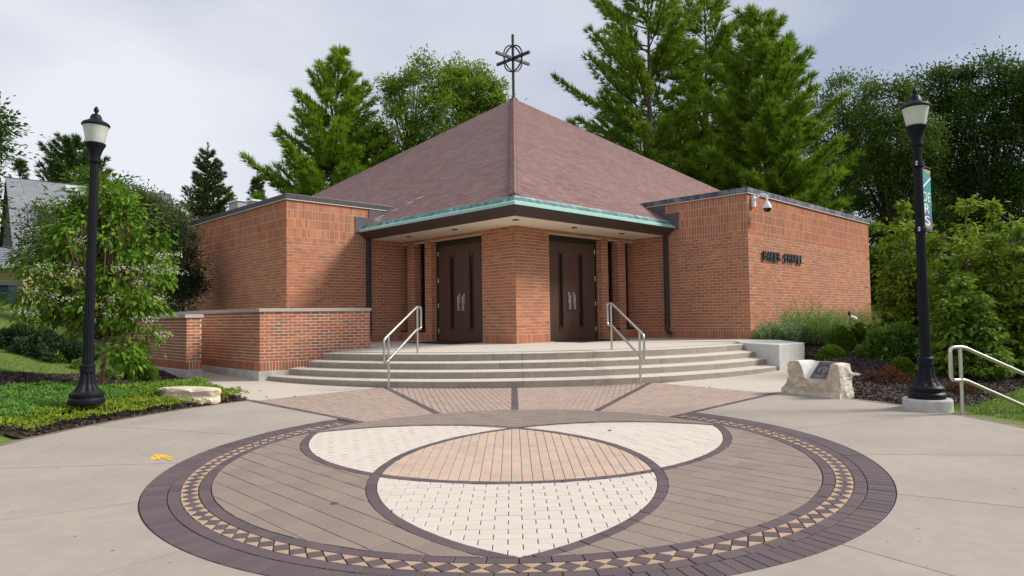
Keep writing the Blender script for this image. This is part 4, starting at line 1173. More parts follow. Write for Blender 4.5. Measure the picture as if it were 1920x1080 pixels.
# ------------------------------------------------------------------ handrails
def handrail(base0, base1, prof, posts, label, r=.024):
    """prof: closed loop of (s, height) in the vertical plane through the two post feet; s runs 0..1 between the posts"""
    b0, b1 = np.array(base0), np.array(base1)
    h = thing('handrail', tuple(b0), label, 'handrail', group='steel handrails')
    pt = lambda s, z: np.array([b0[0] + (b1[0] - b0[0]) * s, b0[1] + (b1[1] - b0[1]) * s, z])
    pts = [pt(s, z) for s, z in prof]
    # round the bends
    P = []
    n = len(pts)
    for i in range(n):
        a, b, c = pts[i - 1], pts[i], pts[(i + 1) % n]
        rr_ = min(.07, .45 * np.linalg.norm(a - b), .45 * np.linalg.norm(c - b))
        p0 = b + (a - b) / np.linalg.norm(a - b) * rr_; p1 = b + (c - b) / np.linalg.norm(c - b) * rr_
        for k in range(5):
            t = k / 4; P.append((1 - t) ** 2 * p0 + 2 * t * (1 - t) * b + t * t * p1)
    P.append(P[0])
    m = MB(); m.tube(P, r, 10, caps=False); o = m.build('rail', STEEL, h); smooth_by_angle(o, 60)
    for s, z0, z1 in posts:
        m = MB(); m.tube([pt(s, z0 - .05), pt(s, z1)], r * .95, 10); smooth_by_angle(m.build('post', STEEL, h), 60)
    return h
LOOP = [(-.14, 1.075), (.93, 1.705), (1.0, 1.742), (1.14, 1.742), (1.14, 1.256), (1.0, 1.252), (.93, 1.215), (-.07, .615), (-.14, .615)]
b0 = gp(729, 728); b1 = at(783, 660, 14.78); b1[2] = .72
handrail(b0, b1, LOOP, [(0, b0[2], 1.15), (1.0, .72, 1.74)], 'stainless handrail on the left of the entrance steps')
b0 = gp(1201, 721.5); b1 = at(1147, 655, 14.80); b1[2] = .73
handrail(b0, b1, [(s, z + .025) for s, z in LOOP], [(0, b0[2], 1.17), (1.0, .73, 1.765)], 'stainless handrail on the right of the entrance steps')
b0 = gp(1805, 777); d_ = np.array([.97, .23, 0]); b1 = b0 + d_ * 2.0
zt_, zb_ = .986, .53
handrail(b0, b1, [(-.085, zt_), (.03, zt_), (1.2, zt_ - .39 * 2.34), (1.2, zb_ - .40 * 2.34), (.03, zb_), (-.085, zb_)], [(0, .0, zt_ - .01), (1.0, -.5, zt_ - .39 * 1.94)], 'stainless handrail sloping down at the right edge of the plaza', r=.027)

# ------------------------------------------------------------------ street lamps
def lamp_parts(root):
    P = lambda v: (757 - v) * .0081
    m = MB(); m.lathe([(.235, 0), (.25, .02), (.25, .07), (.225, .10), (.235, .12), (.232, .16), (.20, .19)], 32); smooth_by_angle(m.build('base', BLACKM, root), 35)
    m = MB(); m.lathe([(.195, .19), (.158, .235), (.124, .30), (.105, .38), (.094, .47)], 48, flute=(8, .16)); m.build('pedestal', BLACKM, root)
    m = MB(); m.lathe([(.088, .47), (.102, .475), (.108, .50), (.10, .525), (.106, .55), (.106, .585), (.092, .60), (.08, .605)], 32); smooth_by_angle(m.build('collar', BLACKM, root), 35)
    m = MB(); m.lathe([(.074, .60), (.065, 2.0), (.059, P(297))], 64, flute=(12, .13)); m.build('shaft', BLACKM, root)
    m = MB(); z = P(298); m.lathe([(.066, z - .01), (.088, z), (.09, z + .025), (.075, z + .035), (.078, z + .09), (.10, z + .17), (.135, z + .25), (.145, z + .262), (.148, z + .285), (.13, z + .30)], 32, flute=None); smooth_by_angle(m.build('capital', BLACKM, root), 35)
    z0 = z + .30; m = MB(); m.lathe([(.105, z0 - .005), (.125, z0 + .0), (.138, z0 + .06), (.152, z0 + .14), (.168, z0 + .22), (.18, z0 + .255), (.17, z0 + .26)], 32); smooth_by_angle(m.build('globe', GLOBE, root), 50)
    z1 = z0 + .255; m = MB(); m.lathe([(.178, z1 + .006), (.192, z1 + .008), (.197, z1 + .03), (.178, z1 + .06), (.15, z1 + .075), (.125, z1 + .088), (.10, z1 + .10), (.082, z1 + .125), (.075, z1 + .16), (.055, z1 + .19), (.03, z1 + .20)], 32); smooth_by_angle(m.build('cap', BLACKM, root), 30)
    z2 = z1 + .195; m = MB(); m.lathe([(.02, z2), (.018, z2 + .02), (.034, z2 + .045), (.036, z2 + .065), (.026, z2 + .10), (.006, z2 + .125)], 20); smooth_by_angle(m.build('finial', BLACKM, root), 50)
LP1 = at(162, 757, 10.3)
lamp1 = thing('street_lamp', (0, 0, 0), 'black fluted street lamp standing in the ground cover at the left', 'street lamp', group='street lamps by the plaza')
lamp_parts(lamp1)
LP2 = at(1738, 746.5, 9.85)
lamp2 = lamp1.copy(); COL.objects.link(lamp2)
for ch_ in list(lamp1.children):
    c = ch_.copy(); COL.objects.link(c); c.parent = lamp2
lamp1.location = LP1; lamp1.rotation_euler = (0, .021, 0)
lamp2.location = LP2; lamp2['label'] = 'black fluted street lamp with a side banner on a round concrete footing at the right'
ft = MB(); ft.lathe([(.32, -.45), (.32, -.02), (.305, 0.0)], 40, (LP2[0] + .01, LP2[1] + .01, LP2[2]))
smooth_by_angle(ft.build('lamp_footing', FOUND, None, label='round grey concrete footing under the right street lamp', cat='footing'), 35)
# banner on the right lamp
bd = np.array([.77, .636, 0]); bd /= np.linalg.norm(bd); bn = np.array([bd[1], -bd[0], 0])
zt0, zt1 = 3.63, 2.72
ban = thing('lamp_banner', (*(LP2[:2] + bd[:2] * .1), zt1), 'narrow teal and blue banner with white letters hung on the right lamp post', 'banner')
q0 = LP2 + bd * .10
def bquad(m, s0, s1, z0, z1, off, th=.002):
    a, b = q0 + bd * s0 + bn * off, q0 + bd * s1 + bn * off
    m.box(((a + b)[0] / 2, (a + b)[1] / 2, (z0 + z1) / 2), ((s1 - s0) / 2, th, (z1 - z0) / 2), [bd, bn, [0, 0, 1.]])
BWI = .38
m = MB(); bquad(m, 0, BWI, zt1 + .28, zt0 - .05, 0); m.build('cloth', BAN_T, ban)
m = MB(); bquad(m, 0, BWI, zt1 + .10, zt1 + .28, 0); m.build('cloth', BAN_B, ban)
m = MB(); bquad(m, BWI * .45, BWI, zt0 - .05, zt0, 0); bquad(m, BWI * .3, BWI * .8, zt1 + .03, zt1 + .10, .0025); m.build('emblem', BAN_O, ban)
m = MB(); bquad(m, 0, BWI * .45, zt0 - .05, zt0, 0); m.build('cloth', BAN_T, ban)
m = MB(); bquad(m, 0, BWI, zt1, zt1 + .10, 0); m.build('cloth', BAN_B, ban)
m = MB(); a_, b_ = q0 + bn * .004, q0 + bd * BWI + bn * .004
m.add([(*a_[:2], zt0 - .30), (*b_[:2], zt0 - .10), (*b_[:2], zt0 - .13), (*a_[:2], zt0 - .33)], [(0, 1, 2, 3)]); m.build('stripe', BAN_W, ban)
for word, zc, w_ in (('DE', zt0 - .42, .29), ('R', zt0 - .60, .2), ('S', zt0 - .78, .2)):
    cu = bpy.data.curves.new('letter', 'FONT'); cu.body = word; cu.size = 1; cu.extrude = .01
    tmp = bpy.data.objects.new('tmp', cu); COL.objects.link(tmp); bpy.context.view_layer.update()
    me = bpy.data.meshes.new_from_object(tmp.evaluated_get(bpy.context.evaluated_depsgraph_get())); bpy.data.objects.remove(tmp, do_unlink=True)
    co = np.zeros(len(me.vertices) * 3, np.float32); me.vertices.foreach_get('co', co); co = co.reshape(-1, 3); mn, mx_ = co.min(0), co.max(0)
    q = (co - np.array([mn[0], mn[1], 0])) / np.array([mx_[0] - mn[0], mx_[1] - mn[1], 1]) * np.array([w_, .14, 1])
    Pq = q0[None] + bd[None] * (BWI / 2 - w_ / 2 + q[:, :1]) + bn[None] * (.005 + q[:, 2:] * .1); Pq[:, 2] = zc - .07 + q[:, 1]
    me.vertices.foreach_set('co', Pq.astype(np.float32).ravel()); me.update(); me.materials.clear(); me.materials.append(BAN_W); me.name = 'letters'
    new_obj('letters', me, ban)
for z in (zt0 + .03, zt1 - .03):
    m = MB(); m.tube([LP2 * [1, 1, 0] + [0, 0, z] - bd * .13, LP2 * [1, 1, 0] + [0, 0, z] + bd * (.12 + BWI)], .013, 8)
    m.lathe([(.078, -.035), (.085, -.03), (.085, .03), (.078, .035)], 20, (LP2[0], LP2[1], z)); m.build('bracket', BLACKM, ban)
    for s in (-.13, .13):
        m = MB(); c = LP2[:2] + bd[:2] * s - bn[:2] * 0; 
        for dz in (-.018, .018): m.lathe([(.004, -.016), (.014, -.008), (.016, 0), (.014, .008), (.004, .016)], 10, (c[0] - bn[0] * -.03, c[1] - bn[1] * -.03, z + dz))
        m.build('bolt', CHROME, ban)

# ------------------------------------------------------------------ dedication stone with plaque
SA, SB = gp(1463, 736)[:2], gp(1574, 749)[:2]
sd_ = (SB - SA); sl_ = np.linalg.norm(sd_); sd_ /= sl_; sn_ = np.array([-sd_[1], sd_[0]]); sn_ = sn_ if sn_ @ np.array([1, 1]) > 0 else -sn_
stone = thing('dedication_stone', (*((SA + SB) / 2), .09), 'rough pale limestone block with a sloped notch and a dark plaque at the plaza edge', 'stone')
SH, SD = .62, .44
nu, nv, nw = 44, 16, 22
def stone_pt(u, w, h):
    """u 0..1 along, w 0..1 deep, h 0..1 up"""
    le = .02 + .17 * h ** 1.2 - .03 * math.sin(h * 9); re = sl_ - .03 * h - .07 * max(0, h - .75) * 4 * .4
    x = le + (re - le) * u
    fr = .0 + .10 * h + .03 * math.sin(h * 5)
    y = fr + (SD - .04 * h - fr) * w
    top = SH * (.96 + .04 * math.sin(u * 3 + .5))
    # notch: a sawn plane sloping down to the front between u=.30 and .80
    def ss(a, b, t): t = min(1, max(0, (t - a) / (b - a))); return t * t * (3 - 2 * t)
    wn = min(ss(.16, .34, u), 1 - ss(.75, .88, u))
    ztop = top * (1 - wn) + (SH * .50 + (SH * .47) * w) * wn
    return x, y, ztop * h, wn
VS, idxm, FS, MI = [], {}, [], []
def sv(i, j, k):
    key = (i, j, k)
    if key in idxm: return idxm[key]
    u, w, h = i / nu, j / nv, k / nw
    x, y, z, wn = stone_pt(u, w, h)
    P = Vector((x * 3.2, y * 3.2, z * 3.2)); rough = 1.0
    if k == nw: rough = .12 if wn > .6 else .45
    nse = (abs(mnoise.noise(P * 1.6)) * -.05 + abs(mnoise.noise(P * 3.7 + Vector((2, 7, 1)))) * -.028 + mnoise.noise(P * 8.0) * .008) * rough + .02 * rough
    if 0 < j: pass
    ox = nse * (1 if i == nu else -1 if i == 0 else .2); oy = -nse if j == 0 else nse * .4; oz = nse * .35 if k == nw else 0
    if k == 0: ox = oy = oz = 0
    p = SA + sd_ * (x + ox) + sn_ * (y + oy)
    idxm[key] = len(VS); VS.append((p[0], p[1], .05 + max(0, z + oz) * 1.0)); return idxm[key]
def sq(a, b, c, d, mi): FS.append((sv(*a), sv(*b), sv(*c), sv(*d))); MI.append(mi)
for i in range(nu):
    for k in range(nw):
        sq((i, 0, k), (i + 1, 0, k), (i + 1, 0, k + 1), (i, 0, k + 1), 0); sq((i + 1, nv, k), (i, nv, k), (i, nv, k + 1), (i + 1, nv, k + 1), 0)
    for j in range(nv):
        u = (i + .5) / nu; sq((i, j, nw), (i + 1, j, nw), (i + 1, j + 1, nw), (i, j + 1, nw), 1 if .24 < u < .84 else 1)
for j in range(nv):
    for k in range(nw):
        sq((0, j + 1, k), (0, j, k), (0, j, k + 1), (0, j + 1, k + 1), 0); sq((nu, j, k), (nu, j + 1, k), (nu, j + 1, k + 1), (nu, j, k + 1), 2)
me = mesh_of('block', VS, FS, LIME); me.materials.append(LIMECUT); me.materials.append(pal('split_limestone', [(.60, .54, .46)], grain=.15, gscale=8, bump=.4, bscale=30, wear=.3, wscale=3, wearcol=(.48, .40, .31)))
for p, mi in zip(me.polygons, MI): p.material_index = mi
blk = new_obj('block', me, stone)
# plaque on the sawn plane
def plane_pt(uu, ww, lift=0.0):
    x, y, z, _ = stone_pt(uu, ww, 1.0); z = SH * .50 + SH * .47 * ww
    slope = math.atan2(SH * .47, SD - .18); p = SA + sd_ * x + sn_ * (y - lift * math.sin(slope)); return np.array([p[0], p[1], .05 + z + lift * math.cos(slope)])
pu0, pu1, pw0, pw1 = .40, .75, .04, .95
o_ = plane_pt(pu0, pw0, .008); ex = plane_pt(pu1, pw0, .008) - o_; ey = plane_pt(pu0, pw1, .008) - o_
exn, eyn = ex / np.linalg.norm(ex), ey / np.linalg.norm(ey); en = np.cross(exn, eyn); en = en if en[2] > 0 else -en
PWD, PHT = np.linalg.norm(ex), np.linalg.norm(ey)
m = MB(); m.box(o_ + ex / 2 + ey / 2, (PWD / 2, PHT / 2, .007), [exn, eyn, en]); pq = m.build('plaque', PLAQ, stone); bevel(pq, .002)
m = MB()
for a, b, c, d in ((0, 0, 1, .02), (0, .98, 1, 1), (0, .02, .03, .98), (.97, .02, 1, .98)):
    m.box(o_ + ex * (a + c) / 2 + ey * (b + d) / 2 + en * .0085, (PWD * (c - a) / 2, PHT * (d - b) / 2, .002), [exn, eyn, en])
m.build('rim', PLAQL, pq)
m = MB(); cc = o_ + ex * .5 + ey * .5 + en * .009
def arc(rx, t0, t1, w=.0035, oy_=0.0, ox_=0.0):
    m.tube([cc + exn * (rx * math.cos(t) + ox_) + eyn * (rx * math.sin(t) + oy_) for t in np.linspace(t0, t1, 18)], w, 5)
arc(.082, -.5, 3.7); arc(.064, .2, 3.3); arc(.045, .5, 3.0, oy_=-.005); arc(.09, -1.3, -.5); arc(.03, -1.6, 1.2, ox_=.02, oy_=-.02); arc(.055, 3.6, 4.4)
m.tube([cc + exn * .0 + eyn * .03, cc + exn * .05 - eyn * .09], .004, 5); m.tube([cc - exn * .03 + eyn * .02, cc - exn * .055 - eyn * .05], .0035, 5)
m.build('emblem', PLAQL, pq)
m = MB()
for yy, x0, x1 in ((.90, .2, .8), (.20, .12, .86), (.14, .15, .82), (.09, .25, .7)):
    m.box(o_ + ex * (x0 + x1) / 2 + ey * yy + en * .0085, (PWD * (x1 - x0) / 2, PHT * .008, .0012), [exn, eyn, en])
m.build('text_line', PLAQL, pq)
# small flat stone behind it
def rock(name, label, c, rad, mat, seed, sub=3, flat=1.0, rot=0.0):
    import bmesh
    bm = bmesh.new(); bmesh.ops.create_icosphere(bm, subdivisions=sub, radius=1.0)
    for v in bm.verts:
        n_ = mnoise.fractal(v.co * 1.4 + Vector((seed * 7.1, seed, 0)), 1.0, 2.0, 4) * .28 + mnoise.noise(v.co * 1.1 + Vector((seed, 3, 1))) * .2
        q = v.co * (1 + n_); x, y, z = q.x * rad[0], q.y * rad[1], min(q.z, flat) * rad[2]
        v.co = Vector((x * math.cos(rot) - y * math.sin(rot), x * math.sin(rot) + y * math.cos(rot), z))
    me = bpy.data.meshes.new(name); bm.to_mesh(me); bm.free(); me.materials.append(mat)
    o = new_obj(name, me, None, label=label, cat='stone'); o.location = c; return smooth_by_angle(o, 35)
p = ground_at(1596, 706, 11); rock('flat_stone', 'small flat pale stone lying in the mulch behind the dedication stone', (p[0], p[1], p[2] + .03), (.16, .12, .05), BOULD, 3)
p = ground_at(350, 752, 9); BLD = p; rock('boulder', 'long low pale boulder in the ground cover at the corner of the left bed', (p[0], p[1], p[2] + .10), (.58, .26, .22), BOULD, 5, sub=4, flat=.62, rot=-.25)
p = at(310, 714, 14.3); rock('boulder', 'small pale boulder half hidden behind the ground cover near the pillar end', (p[0], p[1], tz(p[0], p[1]) + .02), (.28, .16, .10), BOULD, 9, rot=-.2)

# flood light in the planting by the right wing
p = at(1594, 600, 20.6)
fl = thing('flood_light', (p[0], p[1], tz(p[0], p[1])), 'small white flood light with a dark shade in the planting by the right wing', 'flood light')
m = MB(); m.tube([(p[0], p[1], tz(p[0], p[1]) - .05), (p[0], p[1], p[2] + .05)], .016, 8); m.build('stem', DARKMET, fl)
m = MB(); m.tube([(p[0] - .03, p[1] - .05, p[2] + .12), (p[0] + .06, p[1], p[2] + .07), (p[0] + .20, p[1] + .02, p[2] + .02)], [.05, .075, .06], 12); m.build('housing', WHITEP, fl)
m = MB(); m.tube([(p[0] - .05, p[1] - .06, p[2] + .14), (p[0] - .045, p[1] - .06, p[2] + .27)], [.05, .025], 10); m.build('shade', DARKMET, fl)
# ------------------------------------------------------------------ vegetation
R_ = np.random.default_rng(11)
def unit(a): return a / (np.linalg.norm(a, axis=-1, keepdims=True) + 1e-9)
def rdir(n): return unit(R_.normal(size=(n, 3)))
def leaves(P, D, length, width, var=.3, fold=.15, roll=None):
    """one folded leaf per point: base at P, pointing along D"""
    n = len(P); L_ = length * (1 + var * R_.uniform(-1, 1, n))[:, None]; W = width * (1 + var * R_.uniform(-1, 1, n))[:, None]
    D = unit(D); side = unit(np.cross(D, rdir(n) * (.6 if roll is None else roll) + np.array([0, 0, 1.0]))); up = np.cross(side, D)
    b = P; m = P + D * L_ * .45
    V = np.stack([b, m + side * W / 2 + up * W * fold, P + D * L_, m - side * W / 2 + up * W * fold], 1).reshape(-1, 3)
    return V, np.arange(4 * n).reshape(n, 4)
def foliage(name, chunks, mat, parent, rnd=None, **kw):
    V = np.concatenate([c[0] for c in chunks]); off = 0; Fc = []
    for v, f in chunks: Fc.append(f + off); off += len(v)
    Fc = np.concatenate(Fc)
    r = R_.random(len(Fc)) if rnd is None else rnd
    kw.setdefault('kind', 'stuff' if parent is not None else None)
    return new_obj(name, mesh_of(name, V, Fc, mat, rnd=r), parent, **kw)
def blades(P, D, length, width, nb, spread):
    """needle tufts: nb thin triangles fanning out at each point"""
    n = len(P); P2 = np.repeat(P, nb, 0); A = unit(np.repeat(unit(D), nb, 0) + rdir(n * nb) * spread)
    L_ = (length * R_.uniform(.7, 1.2, n * nb))[:, None]; side = unit(np.cross(A, rdir(n * nb))) * width
    V = np.stack([P2 - side, P2 + side, P2 + A * L_], 1).reshape(-1, 3)
    r = np.repeat(R_.random(n), nb) * .7 + R_.random(n * nb) * .3
    return (V, np.arange(3 * n * nb).reshape(-1, 3)), r
def trunk_path(base, top, wob, n=7):
    b, t = np.array(base, float), np.array(top, float)
    return [b + (t - b) * k / (n - 1) + (np.array([R_.normal() * wob, R_.normal() * wob, 0]) if 0 < k < n - 1 else 0) for k in range(n)]

def conifer(name, label, base, H, R, cb, prof, mat, tilt=.25, whorl=.8, per=5, tuft=.24, width=.013, nb=9, dens=1.0, lean=(0, 0), group=None, droop=.1, flat=.18, cat='tree', gaps=.12, bias=None):
    """layered conifer: whorls of limbs, side twigs and needle tufts"""
    b = np.array(base, float); t = thing(name, tuple(b), label, cat, group=group)
    top = b + np.array([lean[0], lean[1], H]); ax = trunk_path(b - [0, 0, .3], top, .06 * H / 20)
    m = MB(); r0 = H * .012 + .04; m.tube(ax, [r0 * (1 - k / (len(ax) - 1)) + .02 for k in range(len(ax))], 8); m.build('trunk', BARK, t)
    br = MB(); TP, TD = [], []
    z = cb; ph = R_.uniform(0, 6)
    while z < H - .25:
        f = (z - cb) / (H - cb); k = max(3, int(per * (1 - .35 * f) + R_.uniform(-.5, .9)))
        for i in range(k):
            if R_.random() < gaps: continue
            az = ph + 2 * math.pi * i / k + R_.normal() * .25
            ln = R * prof(f) * (R_.uniform(.72, 1.12) if R < 4.4 else R_.uniform(.62, 1.15))
            if bias is not None: ln *= 1 + bias[1] * max(-.6, math.cos(az - bias[0]))
            if ln < .25: continue
            u = np.array([math.cos(az), math.sin(az), 0]); ti = tilt + .5 * f * f + R_.normal() * .08
            o = b + np.array([lean[0] * z / H, lean[1] * z / H, z + R_.normal() * whorl * .18])
            n = 6; pts = []
            for q in range(n + 1):
                s = q / n; pts.append(o + u * ln * s + np.array([0, 0, ln * (ti * s - droop * math.sin(s * math.pi) * 1.2 + .10 * s * s)]))
            br.tube(pts, [max(.008, .018 + ln * .010 * (1 - q / n)) for q in range(n + 1)], 5, caps=False)
            side = np.array([-u[1], u[0], 0])
            nt_ = max(3, int(ln / .30 * dens))
            for q in range(nt_):
                s = .22 + .78 * (q + R_.random()) / nt_
                j = min(n - 1, int(s * n)); p0 = pts[j] + (pts[j + 1] - pts[j]) * (s * n - j)
                tl_ = min(1.1, ln * .34) * (1.15 - s * .75) * R_.uniform(.6, 1.2)
                for sg in (-1, 1):
                    dv_ = unit(u * .75 + side * sg * .8 + np.array([0, 0, R_.normal() * .18 + .12]))
                    m_ = max(1, int(tl_ / (tuft * .62)))
                    for w in range(m_):
                        pp = p0 + dv_ * tl_ * (w + .7) / m_; TP.append(pp + R_.normal(size=3) * np.array([.04, .04, flat * .2])); TD.append(dv_ * .8 + np.array([0, 0, .55]))
                TP.append(p0 + np.array([0, 0, .03])); TD.append(u * .6 + np.array([0, 0, .8]))
            TP.append(pts[-1]); TD.append(u * .7 + np.array([0, 0, .6]))
        z += whorl * R_.uniform(.8, 1.2) * (1 - .35 * f); ph += 1.1
    for q in range(6): TP.append(top + np.array([0, 0, -.18 * q])); TD.append(np.array([R_.normal() * .4, R_.normal() * .4, 1.0]))
    br.build('branches', BARK, t)
    ch, r = blades(np.array(TP), np.array(TD), tuft, width, nb, .62)
    foliage('needles', [ch], mat, t, rnd=r)
    return t

def broadleaf(name, label, base, blobs, mat, leaf=(.16, .09), clusters=40, per=70, crad=.6, trunk_r=.2, mat_b=None, group=None, droop=-.15, cat='tree', shell=.55, limbs=True, stems=1, flat=.7, second=None, jitter=.5):
    """trunk, limbs reaching to leaf clusters, leaf clusters filling a set of lobes (centre, radii)"""
    mat_b = mat_b or BARK
    b = np.array(base, float); t = thing(name, tuple(b), label, cat, group=group)
    C, O = [], []
    vol = [np.prod(r) ** (2 / 3) for c, r in blobs]; tot = sum(vol)
    for (c, r), v in zip(blobs, vol):
        c, r = np.array(c, float), np.array(r, float); n = max(4, int(clusters * v / tot))
        d = rdir(n); k = R_.uniform(shell, 1.0, n)[:, None] ** .6
        C.append(c + d * r * k); O.append(unit(d / r) )
    C = np.concatenate(C); O = np.concatenate(O); n = len(C)
    crown_c = np.mean([c for c, r in blobs], 0)
    lowest = min(c[2] - r[2] for c, r in blobs)
    if limbs:
        for s in range(stems):
            off = np.array([0, 0, 0.]) if stems == 1 else np.array([math.cos(s * 2.4), math.sin(s * 2.4), 0]) * trunk_r * 2.2
            fork = b * [1, 1, 0] + np.array([0, 0, max(b[2] + .3, lowest + (crown_c[2] - lowest) * .35)]) + (np.array([crown_c[0] - b[0], crown_c[1] - b[1], 0]) * .35) + off * 2.5
            m = MB(); m.tube(trunk_path(b + off - [0, 0, .2], fork, trunk_r * .25, 6), [trunk_r * (1.25 if k == 0 else 1 - .09 * k) for k in range(6)], 9); m.build('trunk', mat_b, t)
            br = MB(); sel = range(s, n, stems * max(1, n // (60 * stems)))
            for i in sel:
                mid = fork + (C[i] - fork) * .5 + np.array([0, 0, -.06 * np.linalg.norm(C[i] - fork)]) + R_.normal(size=3) * .08
                br.tube([fork, mid, C[i]], [trunk_r * .42, trunk_r * .22, .012], 5, caps=False)
            br.build('limbs', mat_b, t)
    P = np.repeat(C, per, 0); oo = np.repeat(O, per, 0)
    g = R_.normal(size=P.shape) * crad * R_.uniform(.6, 1.25, (n, 1)).repeat(per, 0) * .55; g[:, 2] *= flat
    P = P + g
    D = unit(oo * .5 + unit(g) * .7 + rdir(len(P)) * jitter + np.array([0, 0, droop]))
    r = (np.repeat(R_.random(n), per) * .45 + R_.random(len(P)) * .55)
    foliage('foliage', [leaves(P, D, leaf[0], leaf[1])], mat, t, rnd=r)
    return t, C, O
def shrub(name, label, c, rad, mat, n, leaf, group=None, cat='shrub', rough=.15, droop=.2, inner=True, stems=True, top_pull=0.0, base_z=None, power=1.0, core=.72):
    """a dense dome of leaves from the ground up"""
    c = np.array(c, float); rad = np.array(rad, float); z0 = base_z if base_z is not None else c[2]
    t = thing(name, (c[0], c[1], z0), label, cat, group=group)
    d = rdir(n); d[:, 2] = np.abs(d[:, 2]) * 1.0 - .15
    lob = 1 + rough * np.sin(d[:, 0] * 5 + c[0]) * np.cos(d[:, 1] * 6 + c[1] * 3) + rough * .7 * np.sin(d[:, 2] * 9 + d[:, 0] * 7)
    k = (1 - np.abs(R_.normal(size=n)) * .10) * lob
    P = c + d * rad * k[:, None]; P[:, 2] = np.maximum(P[:, 2], z0 + .01)
    D = unit(d * .8 + rdir(n) * .7 + np.array([0, 0, droop]))
    ch = [leaves(P, D, leaf[0], leaf[1])]
    if inner:
        n2 = n // 2; d2 = rdir(n2); d2[:, 2] = np.abs(d2[:, 2]); P2 = c + d2 * rad * (R_.uniform(.35, .85, n2))[:, None]
        ch.append(leaves(P2, unit(d2 + rdir(n2)), leaf[0] * 1.6, leaf[1] * 2.0))
    foliage('foliage', ch, mat, t)
    if stems:
        m = MB()
        for k in range(5):
            a = k * 1.3; m.tube([(c[0] + .02 * math.cos(a), c[1] + .02 * math.sin(a), z0 - .05), c + np.array([math.cos(a) * rad[0] * .5, math.sin(a) * rad[1] * .5, rad[2] * .6])], [.018, .006], 5)
        m.build('stems', BARK, t)
    return t
def wispy(name, label, c, rad, hgt, mat, nst, group=None, leaf=(.06, .018), cat='perennial'):
    """upright stems set with small leaves"""
    c = np.array(c, float); t = thing(name, tuple(c), label, cat, group=group)
    P, D = [], []
    for i in range(nst):
        a, q = R_.uniform(0, 6.28), math.sqrt(R_.random()); b = np.array([c[0] + rad[0] * q * math.cos(a), c[1] + rad[1] * q * math.sin(a), c[2]])
        lean = np.array([math.cos(a) * q * .35, math.sin(a) * q * .35, 1]) + R_.normal(size=3) * .1; h = hgt * (1 - .35 * q * q) * R_.uniform(.75, 1.12)
        m = 16
        for k in range(m):
            s = .25 + .75 * k / m; P.append(b + lean * h * s); D.append(np.array([math.cos(k * 2.4 + i), math.sin(k * 2.4 + i), .8]))
    foliage('foliage', [leaves(np.array(P), np.array(D), leaf[0], leaf[1])], mat, t)
    return t

X_ = lambda u, Y: (u - 960) / F_PX * Y
def top_z(u, v, Y): return at(u, v, Y)[2]

# --- trees behind the chapel
pprof = lambda f: (1.0 - f) ** .72 * (.55 + .45 * min(1, f * 4 + .45)) + .06
Y = 46.0; conifer('pine_tree', 'tallest broad white pine right of the roof cross, its long limb reaching left', (X_(1225, Y), Y, .7), top_z(1232, -70, Y) - .7, 6.0, 5.0, lambda f: (.75 + .25 * min(1, f * 2.5)) * (1 - f) ** .42 + .05, PINE, tilt=.36, whorl=.92, per=6, tuft=.54, width=.036, nb=13, dens=1.5, group='pines behind the chapel', droop=.05, gaps=.15, bias=(math.pi, .18))
Y = 42.0; conifer('pine_tree', 'dense white pine with layered sweeping boughs above the right wing', (X_(1448, Y), Y, .7), top_z(1448, 26, Y) - .7, 6.8, 1.5, lambda f: (1 - f) ** .75 * .95 + .06, PINE, tilt=.24, whorl=.8, per=7, tuft=.54, width=.038, nb=13, dens=1.7, group='pines behind the chapel', droop=.04, gaps=.06)
Y = 50.0; conifer('pine_tree', 'white pine filling the gap between the tallest pine and the layered one', (X_(1335, Y), Y, .7), top_z(1325, -8, Y) - .7, 5.4, 4.0, lambda f: (.8 + .2 * min(1, f * 2.5)) * (1 - f) ** .55 + .05, PINE, tilt=.38, whorl=.9, per=6, tuft=.54, width=.036, nb=12, dens=1.5, group='pines behind the chapel', droop=.05, gaps=.12)
Y = 48.0; conifer('pine_tree', 'white pine with a spiky leader behind the left roof slope', (X_(606, Y), Y, .7), top_z(640, 92, Y) - .7, 6.0, 4.0, lambda f: (1 - f) ** 1.25 * .95 + .20 * (1 - f) ** .2 * (1 if f < .85 else .5), PINE, tilt=.45, whorl=.8, per=7, tuft=.54, width=.036, nb=13, dens=1.7, lean=(1.2, 0), group='pines behind the chapel', gaps=.08, droop=.03)
Y = 50.0
def blob(u, v, ru, rv, Y_, dy=0): 
    c = at(u, v, Y_ + dy); s = Y_ / F_PX; return (tuple(c), (ru * s, (ru + rv) * .5 * s, rv * s))
broadleaf('ash_tree', 'light green broadleaf tree behind the left roof slope, left of its twin', (X_(780, Y), Y, .7), [blob(775, 190, 55, 55, Y), blob(800, 140, 28, 26, Y), blob(735, 170, 28, 26, Y, 1), blob(745, 255, 65, 60, Y), blob(820, 230, 55, 60, Y), blob(690, 275, 55, 60, Y), blob(795, 122, 14, 16, Y), blob(738, 150, 18, 14, Y), blob(825, 165, 26, 20, Y), blob(660, 225, 34, 34, Y), blob(650, 310, 55, 45, Y)], BROADL, leaf=(.26, .12), clusters=230, per=105, crad=.66, trunk_r=.25, group='broadleaf trees behind the roof', jitter=.7)
Y = 52.0
broadleaf('ash_tree', 'light green round crowned tree just left of the roof cross', (X_(885, Y), Y, .7), [blob(880, 170, 58, 42, Y), blob(860, 150, 34, 26, Y), blob(915, 175, 36, 35, Y), blob(865, 235, 60, 60, Y), blob(938, 200, 24, 20, Y), blob(855, 128, 16, 14, Y), blob(905, 138, 18, 14, Y), blob(835, 160, 20, 20, Y)], BROADL, leaf=(.26, .12), clusters=150, per=120, crad=.66, trunk_r=.25, group='broadleaf trees behind the roof', jitter=.7)
Y = 55.0
